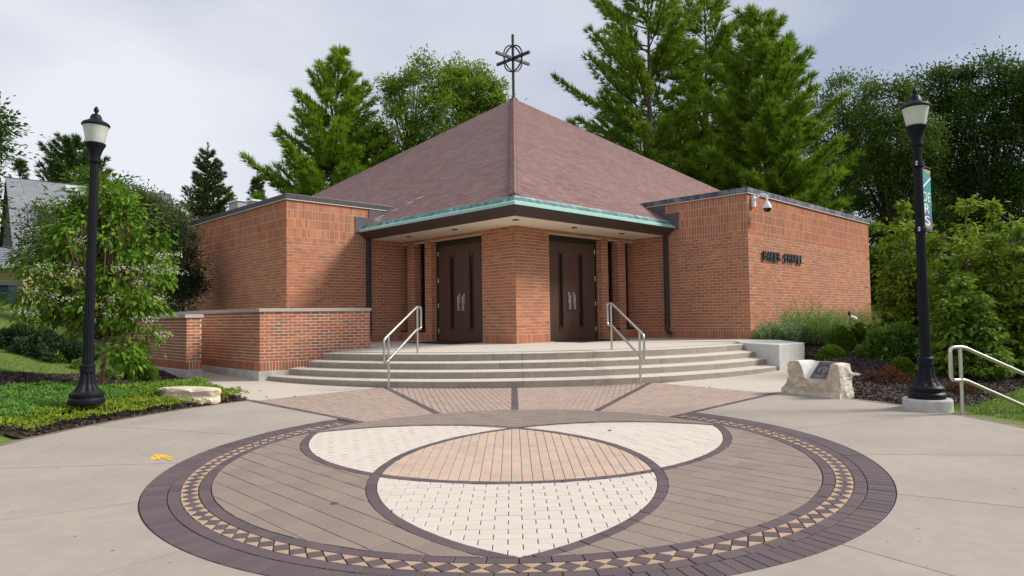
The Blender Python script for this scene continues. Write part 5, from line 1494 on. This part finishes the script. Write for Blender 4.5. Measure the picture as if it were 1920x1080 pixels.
broadleaf('bare_tree', 'thin brownish tree showing between the pine and the right roof slope', (X_(1180, Y), Y, .7), [blob(1150, 200, 40, 28, Y), blob(1240, 235, 50, 30, Y)], pal('dry_leaves', [(.20, .12, .06), (.26, .16, .08), (.14, .10, .06)], bump=0, transl=.25), leaf=(.2, .1), clusters=50, per=16, crad=.9, trunk_r=.14)
Y = 53.0
broadleaf('tree', 'mid green fine leaved tree right of the layered pine', (X_(1590, Y), Y, .7), [blob(1590, 190, 50, 50, Y), blob(1560, 240, 45, 60, Y), blob(1625, 240, 40, 60, Y), blob(1590, 320, 60, 80, Y)], BROADM, leaf=(.22, .11), clusters=190, per=100, crad=.8, trunk_r=.22)
for i, (u, Y, v, lab, bl) in enumerate([
    (1668, 44, 150, 'dark woodland tree with a straight trunk nearest the right wing', [(1665, 200, 45, 50), (1690, 280, 60, 70), (1640, 330, 40, 70), (1700, 410, 60, 80)]),
    (1765, 47, 135, 'dark broadleaf tree behind the right street lamp', [(1740, 170, 45, 40), (1790, 160, 45, 38), (1765, 240, 75, 60), (1740, 340, 65, 80), (1800, 380, 60, 80)]),
    (1862, 45, 115, 'tall dark oak at the right with a rounded crown', [(1850, 150, 60, 45), (1895, 185, 50, 55), (1830, 230, 55, 60), (1885, 290, 75, 70), (1850, 390, 70, 80)]),
    (1965, 43, 120, 'dark oak cut by the right edge of the view', [(1945, 170, 60, 55), (1990, 180, 70, 70), (1960, 290, 80, 80), (1950, 400, 80, 90)])]):
    broadleaf('oak_tree', lab, (X_(u, Y), Y, .0), [blob(a, b, c, d, Y, R_.uniform(-1.5, 1.5)) for a, b, c, d in bl], BROADM if i == 0 else BROADD, leaf=(.21, .13), clusters=260, per=110, crad=.8, trunk_r=.28, group='dark trees on the right', jitter=.8)
# dark understorey below them
for i, (u, Y, ru, vt, lab) in enumerate([(1672, 36, 60, 470, 'dark bush at the end of the right wing'), (1760, 38, 70, 455, 'dark thicket bush behind the right lamp post'), (1860, 37, 80, 440, 'dark thicket bush at the right behind the dogwoods'), (1960, 35, 80, 450, 'dark thicket bush cut by the right edge')]):
    zt_ = top_z(u, vt, Y); x = X_(u, Y); z0 = tz(x, Y)
    broadleaf('bush', lab, (x, Y, z0), [((x, Y, z0 + (zt_ - z0) * .45), (ru * Y / F_PX, 1.6, (zt_ - z0) * .6))], BROADD, leaf=(.17, .11), clusters=150, per=90, crad=.6, trunk_r=.06, group='dark bushes under the right trees', cat='bush', shell=.2)
# far wood closing the view behind
def wood(name, x0, x1, Yw, h, n, seed):
    P, D = [], []
    xs_ = R_.uniform(x0, x1, n); k = R_.random(n)
    hh = h * (.75 + .25 * np.sin(xs_ * .35 + seed) * np.sin(xs_ * .13 + 1)) 
    P = np.stack([xs_, Yw + R_.uniform(-3, 3, n), k ** .8 * hh + .5], 1)
    cl = R_.integers(0, n // 40, n); cc = np.stack([R_.uniform(x0, x1, n // 40), Yw + R_.uniform(-3, 3, n // 40), np.zeros(n // 40)], 1)
    hz_ = h * (.78 + .22 * np.sin(cc[:, 0] * .45 + seed)); cc[:, 2] = R_.random(n // 40) ** .75 * hz_ + .3
    P = cc[cl] + R_.normal(size=(n, 3)) * .8
    foliage(name, [leaves(P, rdir(n) + np.array([0, -.3, .1]), .42, .26)], BROADD, None, kind='stuff')
Y = 60.0
broadleaf('tree', 'dark broadleaf tree filling the view low behind the tallest pine', (X_(1200, Y), Y, .7), [blob(1180, 290, 70, 50, Y), blob(1260, 260, 60, 60, Y), blob(1300, 330, 80, 60, Y)], BROADD, leaf=(.26, .16), clusters=170, per=90, crad=.9, trunk_r=.25, group='dark trees behind the pines')
broadleaf('tree', 'dark broadleaf tree filling the view low behind the layered pine', (X_(1430, Y), Y, .7), [blob(1380, 270, 70, 80, Y), blob(1470, 300, 80, 80, Y), blob(1560, 330, 80, 70, Y)], BROADD, leaf=(.26, .16), clusters=200, per=90, crad=.9, trunk_r=.25, group='dark trees behind the pines')
wood('distant_wood', 12, 75, 64, 15.5, 34000, 1.0)
wood('distant_wood', -60, -22, 78, 9.0, 12000, 4.0)

# --- conifers and trees at the left
Y = 41.0; conifer('spruce_tree', 'dark spruce rising behind the left wing roof', (X_(388, Y), Y, 2.0), top_z(388, 272, Y) - 2.0, 2.7, .4, lambda f: (1 - f) ** .8 + .03, SPRUCE, tilt=.14, whorl=.40, per=8, tuft=.27, width=.028, nb=11, dens=1.9, group='dark conifers on the left', droop=.12, gaps=.08)
Y = 56.0; conifer('spruce_tree', 'small dark spruce between the left wing and the spiky pine', (X_(482, Y), Y, 1.6), top_z(482, 316, Y) - 1.6, 2.2, .6, lambda f: (1 - f) ** .9 + .03, SPRUCE, tilt=.12, whorl=.5, per=7, tuft=.34, width=.035, nb=10, dens=1.6, group='dark conifers on the left', gaps=.08)
Y = 62.0; conifer('pine_tree', 'broad dark pine behind the grey house roof', (X_(135, Y), Y, 2.6), top_z(135, 258, Y) - 2.6, 4.8, 4, lambda f: (1 - f) ** .6 + .05, PINED, tilt=.3, whorl=.8, per=7, tuft=.55, width=.05, nb=10, dens=1.6, group='dark conifers on the left', gaps=.06)
Y = 70.0; conifer('pine_tree', 'tip of a small conifer above the ridge of the grey house', (X_(33, Y), Y, 2.6), top_z(33, 300, Y) - 2.6, 2.0, 6, lambda f: (1 - f) ** .7 + .05, PINED, tilt=.5, whorl=.7, per=6, tuft=.5, width=.045, nb=10, dens=1.6, group='dark conifers on the left')
Y = 56.0
broadleaf('tree', 'green broadleaf tree top behind the grey house left of the spruce', (X_(205, Y), Y, 2.5), [blob(205, 345, 32, 24, Y), blob(160, 345, 34, 24, Y), blob(180, 375, 60, 30, Y)], BROADM, leaf=(.32, .16), clusters=90, per=50, crad=.8, trunk_r=.2)
Y = 26.0
broadleaf('tree', 'dark tree reaching in at the left edge of the view', (X_(-70, Y), Y, 2.4), [blob(-55, 240, 68, 55, Y), blob(-40, 300, 58, 40, Y), blob(-70, 380, 60, 60, Y)], BROADD, leaf=(.2, .11), clusters=110, per=45, crad=.55, trunk_r=.16)
Y = 25.0
z0 = tz(X_(280, Y), Y)
broadleaf('crabapple_tree', 'grey green fine twigged small tree behind the flowering tree', (X_(280, Y), Y, z0), [blob(285, 415, 62, 52, Y), blob(250, 395, 45, 40, Y), blob(320, 430, 36, 45, Y), blob(270, 470, 70, 50, Y), blob(215, 400, 35, 36, Y)], GREYG, leaf=(.13, .06), clusters=340, per=60, crad=.45, trunk_r=.09, shell=.35, jitter=.8)
Y = 27.0
z0 = tz(X_(75, Y), Y)
broadleaf('crabapple_tree', 'sparse greyish small tree in front of the grey house', (X_(90, Y), Y, z0), [blob(85, 425, 45, 40, Y), blob(125, 430, 45, 50, Y), blob(70, 470, 40, 40, Y)], GREYG, leaf=(.13, .06), clusters=150, per=45, crad=.45, trunk_r=.08, shell=.35, jitter=.8)

# --- flowering tree in the left bed
Y = 13.2
b0 = np.array([X_(178, Y), Y, tz(X_(178, Y), Y)])
ft, C_, O_ = broadleaf('flowering_tree', 'multi-stemmed flowering tree with white blossom clusters behind the left street lamp', b0, [blob(190, 430, 92, 85, Y), blob(120, 500, 75, 75, Y), blob(255, 500, 68, 80, Y), blob(185, 555, 95, 62, Y), blob(140, 440, 60, 60, Y), blob(250, 430, 50, 55, Y), blob(105, 565, 50, 45, Y), blob(255, 600, 42, 70, Y, -.3), blob(195, 385, 55, 42, Y), blob(170, 372, 30, 30, Y), blob(60, 560, 34, 26, Y), blob(238, 655, 34, 42, Y, -.2), blob(130, 600, 40, 34, Y)], SEVEN, leaf=(.15, .068), clusters=215, per=36, crad=.21, trunk_r=.042, mat_b=BARKT, droop=-.75, stems=4, shell=.35, flat=.9, jitter=.35)
# single leaves at the outside of the crown
fr_ = [i for i in range(len(C_)) if O_[i][1] < .1]; R_.shuffle(fr_)
lv = mesh_of('leaf', *leaves(np.zeros((1, 3)), np.array([[0, -.25, -1.]]), .14, .052, var=0), SEVEN)
for i in fr_[:130]:
    for q in range(2):
        o = bpy.data.objects.new('leaf', lv); COL.objects.link(o); p = C_[i] + O_[i] * .20 + R_.normal(size=3) * .10
        o.location = p; o.rotation_euler = (R_.normal() * .5, R_.normal() * .5, R_.uniform(0, 6.28)); hang(o, ft)
# blossom clusters
fl_px = [(60, 545), (75, 550), (95, 556), (110, 553), (128, 560), (70, 505), (85, 498), (122, 488), (130, 495), (143, 508), (128, 518), (105, 575), (205, 592), (212, 560), (262, 530), (272, 538), (285, 500), (292, 510), (300, 480), (312, 475), (325, 480), (330, 512), (318, 504), (296, 460), (255, 505), (246, 515), (306, 628), (312, 631), (283, 600), (285, 632), (35, 585), (240, 640), (150, 450), (196, 540), (176, 575), (270, 470), (222, 500), (100, 612), (60, 590), (310, 545), (298, 560)]
for (u, v) in fl_px[::2] + fl_px[1:22:4]:
    c = at(u, v, Y - .75 - R_.random() * .5); k = 46
    P = c + R_.normal(size=(k, 3)) * np.array([.085, .07, .034]); D = rdir(k) + np.array([0, -.2, .5])
    foliage('flower_cluster', [leaves(P, D, .036, .026, fold=.05)], PETAL, ft)
    P = c + R_.normal(size=(14, 3)) * .09 + np.array([0, 0, -.06]); foliage('leaf_spray', [leaves(P, rdir(14) * .7 + np.array([0, -.3, -.7]), .12, .045)], SEVEN, ft)

# --- shrubs of the left bed and the wing
Y = 21.0
z0 = tz(X_(340, Y), Y)
broadleaf('yew_shrub', 'dark upright yew against the left brick wing', (X_(342, Y), Y, z0), [blob(340, 500, 38, 48, Y), blob(345, 455, 30, 34, Y), blob(335, 550, 40, 42, Y), blob(350, 530, 34, 36, Y)], YEW, leaf=(.10, .04), clusters=130, per=75, crad=.33, trunk_r=.05, cat='shrub', shell=.25)
for i, (u, Y, w, h, lab) in enumerate([(35, 17.5, .75, .62, 'dark spreading juniper at the far left below the lawn'), (85, 17.0, .7, .6, 'dark spreading juniper left of the flowering tree trunks'), (125, 16.6, .62, .5, 'dark juniper touching the flowering tree from the left')]):
    x = X_(u, Y); shrub('juniper', lab, (x, Y, tz(x, Y)), (w, .6, h), YEW, 5200, (.09, .03), group='junipers along the lawn', rough=.22)
Y = 15.3; x = X_(263, Y); shrub('boxwood', 'dark round boxwood between the flowering tree and the ramp wall', (x, Y, tz(x, Y)), (.36, .34, .56), BOXW, 4200, (.045, .026))
for (u, v, lab) in ((108, 668, 'small leafy plant in the mulch left of the lamp'), (150, 680, 'young leafy shoot at the foot of the flowering tree'), (232, 690, 'low leafy plant right of the lamp shaft'), (205, 700, 'low leafy plant with a red leaf close to the lamp')):
    p = ground_at(u, v + 12, 10); shrub('bedding_plant', lab, p, (.17, .15, .22), SHRUBG, 320, (.09, .04), cat='plant', inner=False, rough=.25)

# left bed: mulch, ground cover, lawn
rr = lambda A, B: np.hypot(A - PC[0], B - PC[1])
paved2 = paved_core
bedL = lambda A, B: (rr(A, B) > PR + .14) & (A < -4.4) & (A > -9.75 + .35 * np.sin(B * 1.3)) & (B > 8.9) & (B < 17.2) & ~paved2(A, B) & (B - 8.6 > -.30 * (A + 6.2) * (A < -6.2)) & (B < 17.0 + (A + 8) * -.25)
sheet('mulch', bedL, -11.6, -4.4, 8.6, 17.4, .06, .014, SOIL, kind='structure')
bedR = lambda A, B: (rr(A, B) > PR + .14) & (A > 4.3) & (A < 16.5) & (B > 9.9) & (B < 26.5) & ~paved2(A, B) & ((A - WR[0]) * dL[0] + (B - WR[1]) * dL[1] < -.02) & (B > 8.2 + .30 * A + .6 * np.maximum(0, A - 7.0))
sheet('mulch', bedR, 4.3, 16.6, 9.6, 26.6, .08, .014, SOIL, kind='structure')
def chips(name, inside, x0, x1, y0, y1, n, near=None):
    A = R_.uniform(x0, x1, n); B = R_.uniform(y0, y1, n); ok = inside(A, B); A, B = A[ok], B[ok]
    if near is not None:
        k = R_.random(len(A)) < near(A, B); A, B = A[k], B[k]
    m = len(A); z = terr(A, B) + .022 + R_.random(m) * .02 - .05 * np.clip((.42 - (rr(A, B) - PR)) / .28, 0, 1)
    c = np.stack([A, B, z], 1); a = unit(R_.normal(size=(m, 3)) * [1, 1, .35]); s = unit(np.cross(a, rdir(m) * .5 + [0, 0, 1.])); u = np.cross(s, a)
    l = R_.uniform(.014, .05, m)[:, None]; w = R_.uniform(.006, .016, m)[:, None]; h = .004
    V = np.stack([c - a * l - s * w, c + a * l - s * w * .6, c + a * l * .9 + s * w, c - a * l + s * w * .7, c - a * l * .9 - u * .012, c + a * l * .9 - u * .012], 1)
    Fc = np.array([[0, 1, 2, 3], [4, 5, 1, 0], [3, 2, 5, 4]])[None] + 6 * np.arange(m)[:, None, None]
    new_obj(name, mesh_of(name, V.reshape(-1, 3), Fc.reshape(-1, 4), MULCH, rnd=np.repeat(R_.random(m), 3)), kind='stuff')
chips('bark_chips', bedR, 4.3, 14, 9.9, 22, 90000, near=lambda A, B: np.clip(1.5 - (B - 10) * .09, .25, 1))
chips('bark_chips', bedL, -11, -4.4, 9, 17, 30000)
def cover_ok(A, B): return bedL(A, B)
def ground_cover(name, test, n, mat, h, leaf, x0, x1, y0, y1):
    A = R_.uniform(x0, x1, n); B = R_.uniform(y0, y1, n); ok = test(A, B); A, B = A[ok], B[ok]; m = len(A)
    bump_ = (np.sin(A * 7.1 + B * 2.3) * np.sin(B * 8.3 - A * 1.7) * .5 + .5) * h * .6 + (np.sin(A * 19 + 1) * np.sin(B * 17) * .5 + .5) * h * .25
    z = terr(A, B) + .02 + bump_ * R_.uniform(.55, 1.0, m) + h * .25
    P = np.stack([A, B, z], 1); D = rdir(m) * .9 + np.array([0, 0, .6])
    patch = (np.sin(A * 2.1 + B) * np.cos(B * 2.7 - A * .6) * .5 + .5) * .5 + R_.random(m) * .5
    foliage(name, [leaves(P, D, leaf[0], leaf[1], fold=.05)], mat, None, rnd=patch, kind='stuff')
dd = lambda A, B: rr(A, B) - PR
yellow = lambda A, B: bedL(A, B) & (dd(A, B) > .15) & (dd(A, B) < .95 + .22 * np.sin(A * 3 + 1)) & ~((A > -5.9) & (B > 12.0)) & (B > 8.5)
yellow2 = lambda A, B: (np.hypot((A + 6.05) / 1.3, (B - 12.35) / .42) < 1) | (np.hypot((A + 6.2) / .9, (B - 13.7) / .3) < 1) & (A < -5.85)
green = lambda A, B: bedL(A, B) & (dd(A, B) >= .80 + .18 * np.sin(A * 3 + 1)) & (dd(A, B) < 3.0 + .4 * np.sin(A * 2)) & ~((A > -6.7) & (B > 13.3)) & (B < 14.6) & (A > -9.9)
ground_cover('sedum', lambda A, B: (yellow(A, B) | yellow2(A, B)) & bedL(A, B) & ~((np.hypot((A - BLD[0]) / .62, (B - BLD[1]) / .34) < 1)), 62000, SEDY, .15, (.042, .022), -9.6, -4.6, 8.9, 14.2)
ground_cover('ground_cover', green, 60000, SEDG, .12, (.045, .022), -10, -5.5, 9, 14.6)
def lawn(name, test, n, x0, x1, y0, y1, h=.06, w=.006):
    A = R_.uniform(x0, x1, n); B = R_.uniform(y0, y1, n); ok = test(A, B); A, B = A[ok], B[ok]; m = len(A)
    P = np.stack([A, B, terr(A, B) - .005], 1); L_ = h * R_.uniform(.5, 1.2, m)[:, None]; D = unit(R_.normal(size=(m, 3)) * [.5, .5, 0] + [0, 0, 1.]); s = unit(np.cross(D, rdir(m))) * w
    V = np.stack([P - s, P + s, P + D * L_], 1).reshape(-1, 3)
    pt = (np.sin(A * .9) * np.cos(B * .8) * .5 + .5) * .4 + R_.random(m) * .6
    new_obj(name, mesh_of(name, V, np.arange(3 * m).reshape(-1, 3), GRASS, rnd=pt), kind='stuff')
notbed = lambda A, B: ~bedL(A, B) & ~bedR(A, B) & ~paved(A, B) & (dd(A, B) > .14)
lawn('grass', lambda A, B: notbed(A, B) & (A < -5), 110000, -15, -5, 4.5, 19, h=.05)
lawn('grass', lambda A, B: notbed(A, B) & (A < -9) & ~((A > -14) & (B < 19)), 60000, -34, -9, 15, 42, h=.09, w=.014)
lawn('grass', lambda A, B: notbed(A, B) & (A > 4) & (B > 5), 150000, 5.5, 20, 5, 22, h=.085, w=.008)
lawn('grass', lambda A, B: notbed(A, B) & (A > 9) & (B > 12), 50000, 10, 40, 14, 36, h=.10, w=.018)

# --- right planting
def onb(u, v, y0=9): return ground_at(u, v, y0)
for i, (u, v, Y, w, h, kind, lab) in enumerate([
    (1448, 640, 18.4, .45, .65, LAVG, 'silvery green bushy perennial nearest the corner of the right wing'),
    (1480, 640, 18.2, .42, .72, LAVG, 'silvery green bushy perennial behind the end of the cheek wall'),
    (1512, 640, 18.8, .55, 1.15, LAV, 'tallest bright green bushy perennial against the right wing'),
    (1546, 645, 18.0, .42, .85, LAV, 'bright green bushy perennial left of the round box balls')]):
    x = X_(u, Y); wispy('perennial', lab, (x, Y, tz(x, Y)), (w, w * .9), h, kind, 230, group='bushy perennials along the right wing', leaf=(.085, .03))
for i, (u, Y, w, h, lab) in enumerate([(1570, 21.0, .55, .8, 'pale feathery perennial left of the flood light'), (1608, 22.2, .6, .95, 'pale feathery perennial right of the flood light'), (1630, 23.6, .5, .8, 'pale feathery perennial near the far end of the right wing')]):
    x = X_(u, Y); wispy('feathery_perennial', lab, (x, Y, tz(x, Y)), (w, w), h, GRASSY, 210, group='feathery perennials along the right wing', leaf=(.09, .012))
for (u, vb, Y, rw, hh, lab) in ((1574, 662, 17.0, .37, .80, 'large round box ball in front of the feathery perennials'), (1607, 655, 18.2, .34, .80, 'upright clipped box right of the large round one'), (1633, 640, 20.2, .32, .52, 'small round box ball near the end of the right wing'), (1555, 672, 15.8, .33, .36, 'low box ball right behind the dedication stone'), (1686, 700, 13.6, .24, .34, 'small box ball below the big leafy shrub')):
    x = X_(u, Y); z0 = tz(x, Y); zt_ = {1574: 607, 1607: 606, 1633: 607, 1555: 645, 1686: 667}[u]; h_ = max(hh * .8, top_z(u, zt_, Y) - z0)
    shrub('boxwood', lab, (x, Y, z0), (rw, rw, h_), BOXW, 5600, (.042, .024), group='clipped box balls in the right bed', rough=.06)
Y = 15.6; x = X_(1680, Y); z0 = tz(x, Y); shrub('leafy_shrub', 'big rounded leafy green shrub left of the right lamp post', (x, Y, z0), (.80, .7, top_z(1675, 603, Y) - z0), SHRUBG, 5200, (.10, .05), rough=.16)
Y = 12.7; x = X_(1657, Y); shrub('barberry', 'low dark red barberry in the mulch right of the dedication stone', (x, Y, tz(x, Y)), (.40, .30, .26), BARB, 2200, (.045, .02), rough=.3, inner=False)
Y = 11.6; x = X_(1790, Y); shrub('barberry', 'low dark red barberry behind the right lamp footing', (x, Y, tz(x, Y)), (.30, .25, .2), BARB, 1200, (.045, .02), rough=.3, inner=False)
def dogwood(u, Y, vt, w, lab, mat, seed):
    x = X_(u, Y); z0 = tz(x, Y); H_ = top_z(u, vt, Y) - z0; bl = []
    rs = random.Random(seed)
    # one tall leader and a ring of lower ones, each a column of tiers that thins to a tip
    cols = [(0, 0, 1.0, .34)] + [(math.cos(k * 1.05 + seed) * w * rs.uniform(.45, .8), math.sin(k * 1.05 + seed) * w * rs.uniform(.4, .7), rs.uniform(.52, .86), rs.uniform(.30, .42)) for k in range(6)]
    for (ox, oy, hf, wr) in cols:
        n = max(5, int(8 * hf))
        for k in range(n):
            f = k / (n - 1); ww = w * wr * (1.05 * (1 - f) ** 1.1 + .14) * rs.uniform(.8, 1.15)
            bl.append(((x + ox + rs.uniform(-.1, .1) * ww, Y + oy, z0 + .12 * H_ + f * (H_ * hf - .12 * H_)), (ww, ww, H_ * .06)))
    return broadleaf('dogwood', lab, (x, Y, z0), bl, mat, leaf=(.125, .078), clusters=300, per=32, crad=.16, trunk_r=.03, group='dogwoods at the right', droop=-.35, shell=.4, flat=.4, jitter=.35, stems=2)
dogwood(1702, 17.0, 388, .82, 'yellow green dogwood with a tall thin leader left of the right lamp post', DOGW, 0)
dogwood(1762, 16.4, 455, .80, 'lower dogwood directly behind the right lamp post', DOGW2, 1)
dogwood(1815, 14.6, 386, .95, 'dogwood with the tallest leader right of the right lamp post', DOGW, 2)
dogwood(1866, 15.0, 392, .90, 'dogwood with a tall tip right of the tallest leader', DOGW, 3)
dogwood(1915, 14.0, 425, .90, 'dogwood cut by the right edge of the view', DOGW, 4)
dogwood(1800, 13.6, 530, .75, 'short dogwood in front above the sloping handrail', DOGW2, 5)
for (u, v) in ((1830, 638), (1851, 630), (1873, 616)):
    c = at(u, v, 13.2); foliage('white_bloom', [leaves(np.repeat(c[None], 4, 0), np.array([[1, -.3, .3], [-1, -.3, .3], [0, -.3, 1.], [.1, -.3, -1.]]), .06, .045)], PETAL, None, label={1830: 'white dogwood bloom, lowest and leftmost of the three', 1851: 'white dogwood bloom, middle one of the three', 1873: 'white dogwood bloom, highest and rightmost of the three'}[u], cat='flower', group='white dogwood blooms')

# ------------------------------------------------------------------ grey roofed house at the left
Yh = 37.0
house = thing('house', (X_(100, Yh), Yh, 2.2), 'olive sided house with a grey shingle roof beyond the lawn at the left', 'house')
zg = 2.0
rd0 = at(10, 334, Yh + 3.0)         # ridge ends
ev0 = at(24, 500, Yh); x0h, x1h = ev0[0], ev0[0] + 8.6
zr, ze = rd0[2], at(60, 462, Yh)[2]
m = MB(); m.box(((x0h + x1h) / 2 + .4, Yh + 4.0, (zg - .5 + ze) / 2), ((x1h - x0h) / 2 - .3, 3.7, (ze - zg + .5) / 2)); hw = m.build('wall', SIDING, house)
m = MB(); xg = x0h + .12
m.add([(xg, Yh + .3, ze - .05), (xg, Yh + 7.7, ze - .05), (xg, Yh + 4.0, zr - .2), (xg + .2, Yh + .3, ze - .05), (xg + .2, Yh + 7.7, ze - .05), (xg + .2, Yh + 4.0, zr - .2)], [(0, 2, 1), (3, 4, 5), (0, 1, 4, 3), (1, 2, 5, 4), (2, 0, 3, 5)]); m.build('gable', BROWNW, house)
# roof: courses as real strips
m = MB(); 
def roofpt(x, f, side): return (x, Yh + 4.0 + side * (4.4 * (1 - f)), ze - .25 + (zr - ze + .25) * f)
for side in (-1, 1):
    nrow = 30
    for k in range(nrow):
        f0, f1 = k / nrow, (k + 1) / nrow; x = x0h - .05
        while x < x1h + .5:
            w = R_.uniform(.5, 1.1); w = min(w, x1h + .5 - x + .01); lift = R_.uniform(0, .012) + .02
            a, b, c, d = roofpt(x, f0, side), roofpt(x + w - .012, f0, side), roofpt(x + w - .012, f1 + .01, side), roofpt(x, f1 + .01, side)
            up = lambda p, h: (p[0], p[1], p[2] + h)
            m.add([up(a, lift), up(b, lift), up(c, 0.0), up(d, 0.0), up(a, -.02), up(b, -.02)], [(0, 1, 2, 3) if side < 0 else (3, 2, 1, 0), (4, 5, 1, 0) if side < 0 else (0, 1, 5, 4)]); x += w
o = m.build('roof', ROOFG, house)
m = MB(); m.add([roofpt(x0h - .05, 0, -1), roofpt(x1h + .5, 0, -1), roofpt(x1h + .5, 1, 1), roofpt(x0h - .05, 1, 1), roofpt(x1h + .5, 0, 1), roofpt(x0h - .05, 0, 1)], [(0, 3, 2, 1), (3, 5, 4, 2)])
m.V = [(x, y, z - .04) for x, y, z in m.V]; m.build('roof_deck', BROWNW, house)
vb = roofpt(x0h + 3.2, .90, -1); m = MB(); m.box((vb[0], vb[1], vb[2] + .14), (.32, .22, .16)); bevel(m.build('roof_vent', WHITET, o), .03)
for k in range(24):
    z = zg + .1 + k * .17
    if z > ze - .1: break
    m = MB(); x = (x0h + x1h) / 2 + .4; w = (x1h - x0h) / 2 - .3; m.add([(x - w, Yh + .29, z + .17), (x + w, Yh + .29, z + .17), (x + w, Yh + .262, z), (x - w, Yh + .262, z)], [(3, 2, 1, 0)]); m.add([(x - w, Yh + .262, z), (x + w, Yh + .262, z), (x + w, Yh + .30, z), (x - w, Yh + .30, z)], [(0, 3, 2, 1)]); m.build('siding_board', SIDING, hw)
turn = Matrix.Translation((ev0[0], Yh, 0)) @ Matrix.Rotation(RAD(42), 4, 'Z') @ Matrix.Translation((-ev0[0], -Yh, 0))
for o_ in list(house.children_recursive): o_.data.transform(turn); o_.data.update()
# lean-to with its own little roof
a0, a1 = at(-60, 462, Yh - 2.2), at(46, 496, Yh - 2.2)
zl0, zl1 = at(20, 496, Yh - 2.2)[2], at(20, 460, Yh - .2)[2]
m = MB(); m.box(((a0[0] + a1[0]) / 2 - .1, Yh - .9, (zg - .6 + zl0) / 2), ((a1[0] - a0[0]) / 2 - .1, 1.15, (zl0 - zg + .6) / 2)); lw_ = m.build('lean_to_wall', SIDING, house)
for k in range(16):
    z = zg - .4 + k * .17
    if z > zl0 - .12: break
    m = MB(); xa, xb = a0[0] + .1, a1[0] - .2; m.add([(xa, Yh - 2.055, z + .17), (xb, Yh - 2.055, z + .17), (xb, Yh - 2.082, z), (xa, Yh - 2.082, z)], [(3, 2, 1, 0)]); m.build('siding_board', SIDING, lw_)
m = MB(); nrow = 8
for k in range(nrow):
    f0, f1 = k / nrow, (k + 1) / nrow; ya, yb = Yh - 2.35 + 2.6 * f0, Yh - 2.35 + 2.6 * f1; za, zb_ = zl0 + (zl1 - zl0) * f0, zl0 + (zl1 - zl0) * f1
    m.add([(a0[0], ya, za + .03), (a1[0], ya, za + .03), (a1[0], yb, zb_ + .01), (a0[0], yb, zb_ + .01), (a0[0], ya, za - .01), (a1[0], ya, za - .01)], [(0, 1, 2, 3), (4, 5, 1, 0)])
m.build('lean_to_roof', ROOFG, house)
m = MB(); m.box(((a0[0] + a1[0]) / 2, Yh - 2.38, zl0 - .09), ((a1[0] - a0[0]) / 2 + .05, .03, .10)); m.build('fascia_board', WHITET, house)
p = at(15, 566, Yh - 3.0); zb0 = tz(p[0], p[1])
bn_ = thing('trash_bin', (p[0], p[1], zb0), 'dark blue wheeled trash bin standing against the olive house', 'trash bin')
m = MB(); m.prism([(p[0] - .26, p[1] - .3), (p[0] + .26, p[1] - .3), (p[0] + .26, p[1] + .3), (p[0] - .26, p[1] + .3)], zb0, zb0 + .95); o = m.build('body', BINB, bn_)
for v in o.data.vertices:
    if v.co.z < zb0 + .5: v.co.x = p[0] + (v.co.x - p[0]) * .8; v.co.y = p[1] + (v.co.y - p[1]) * .8
bevel(o, .04); m = MB(); m.box((p[0], p[1] - .02, zb0 + .99), (.29, .35, .04)); bevel(m.build('lid', BINB, bn_), .03)
for s in (-1, 1): m = MB(); m.tube([(p[0] + s * .26, p[1] + .22, zb0 + .1), (p[0] + s * .32, p[1] + .22, zb0 + .1)], .1, 12); m.build('wheel', RUBBER, bn_)
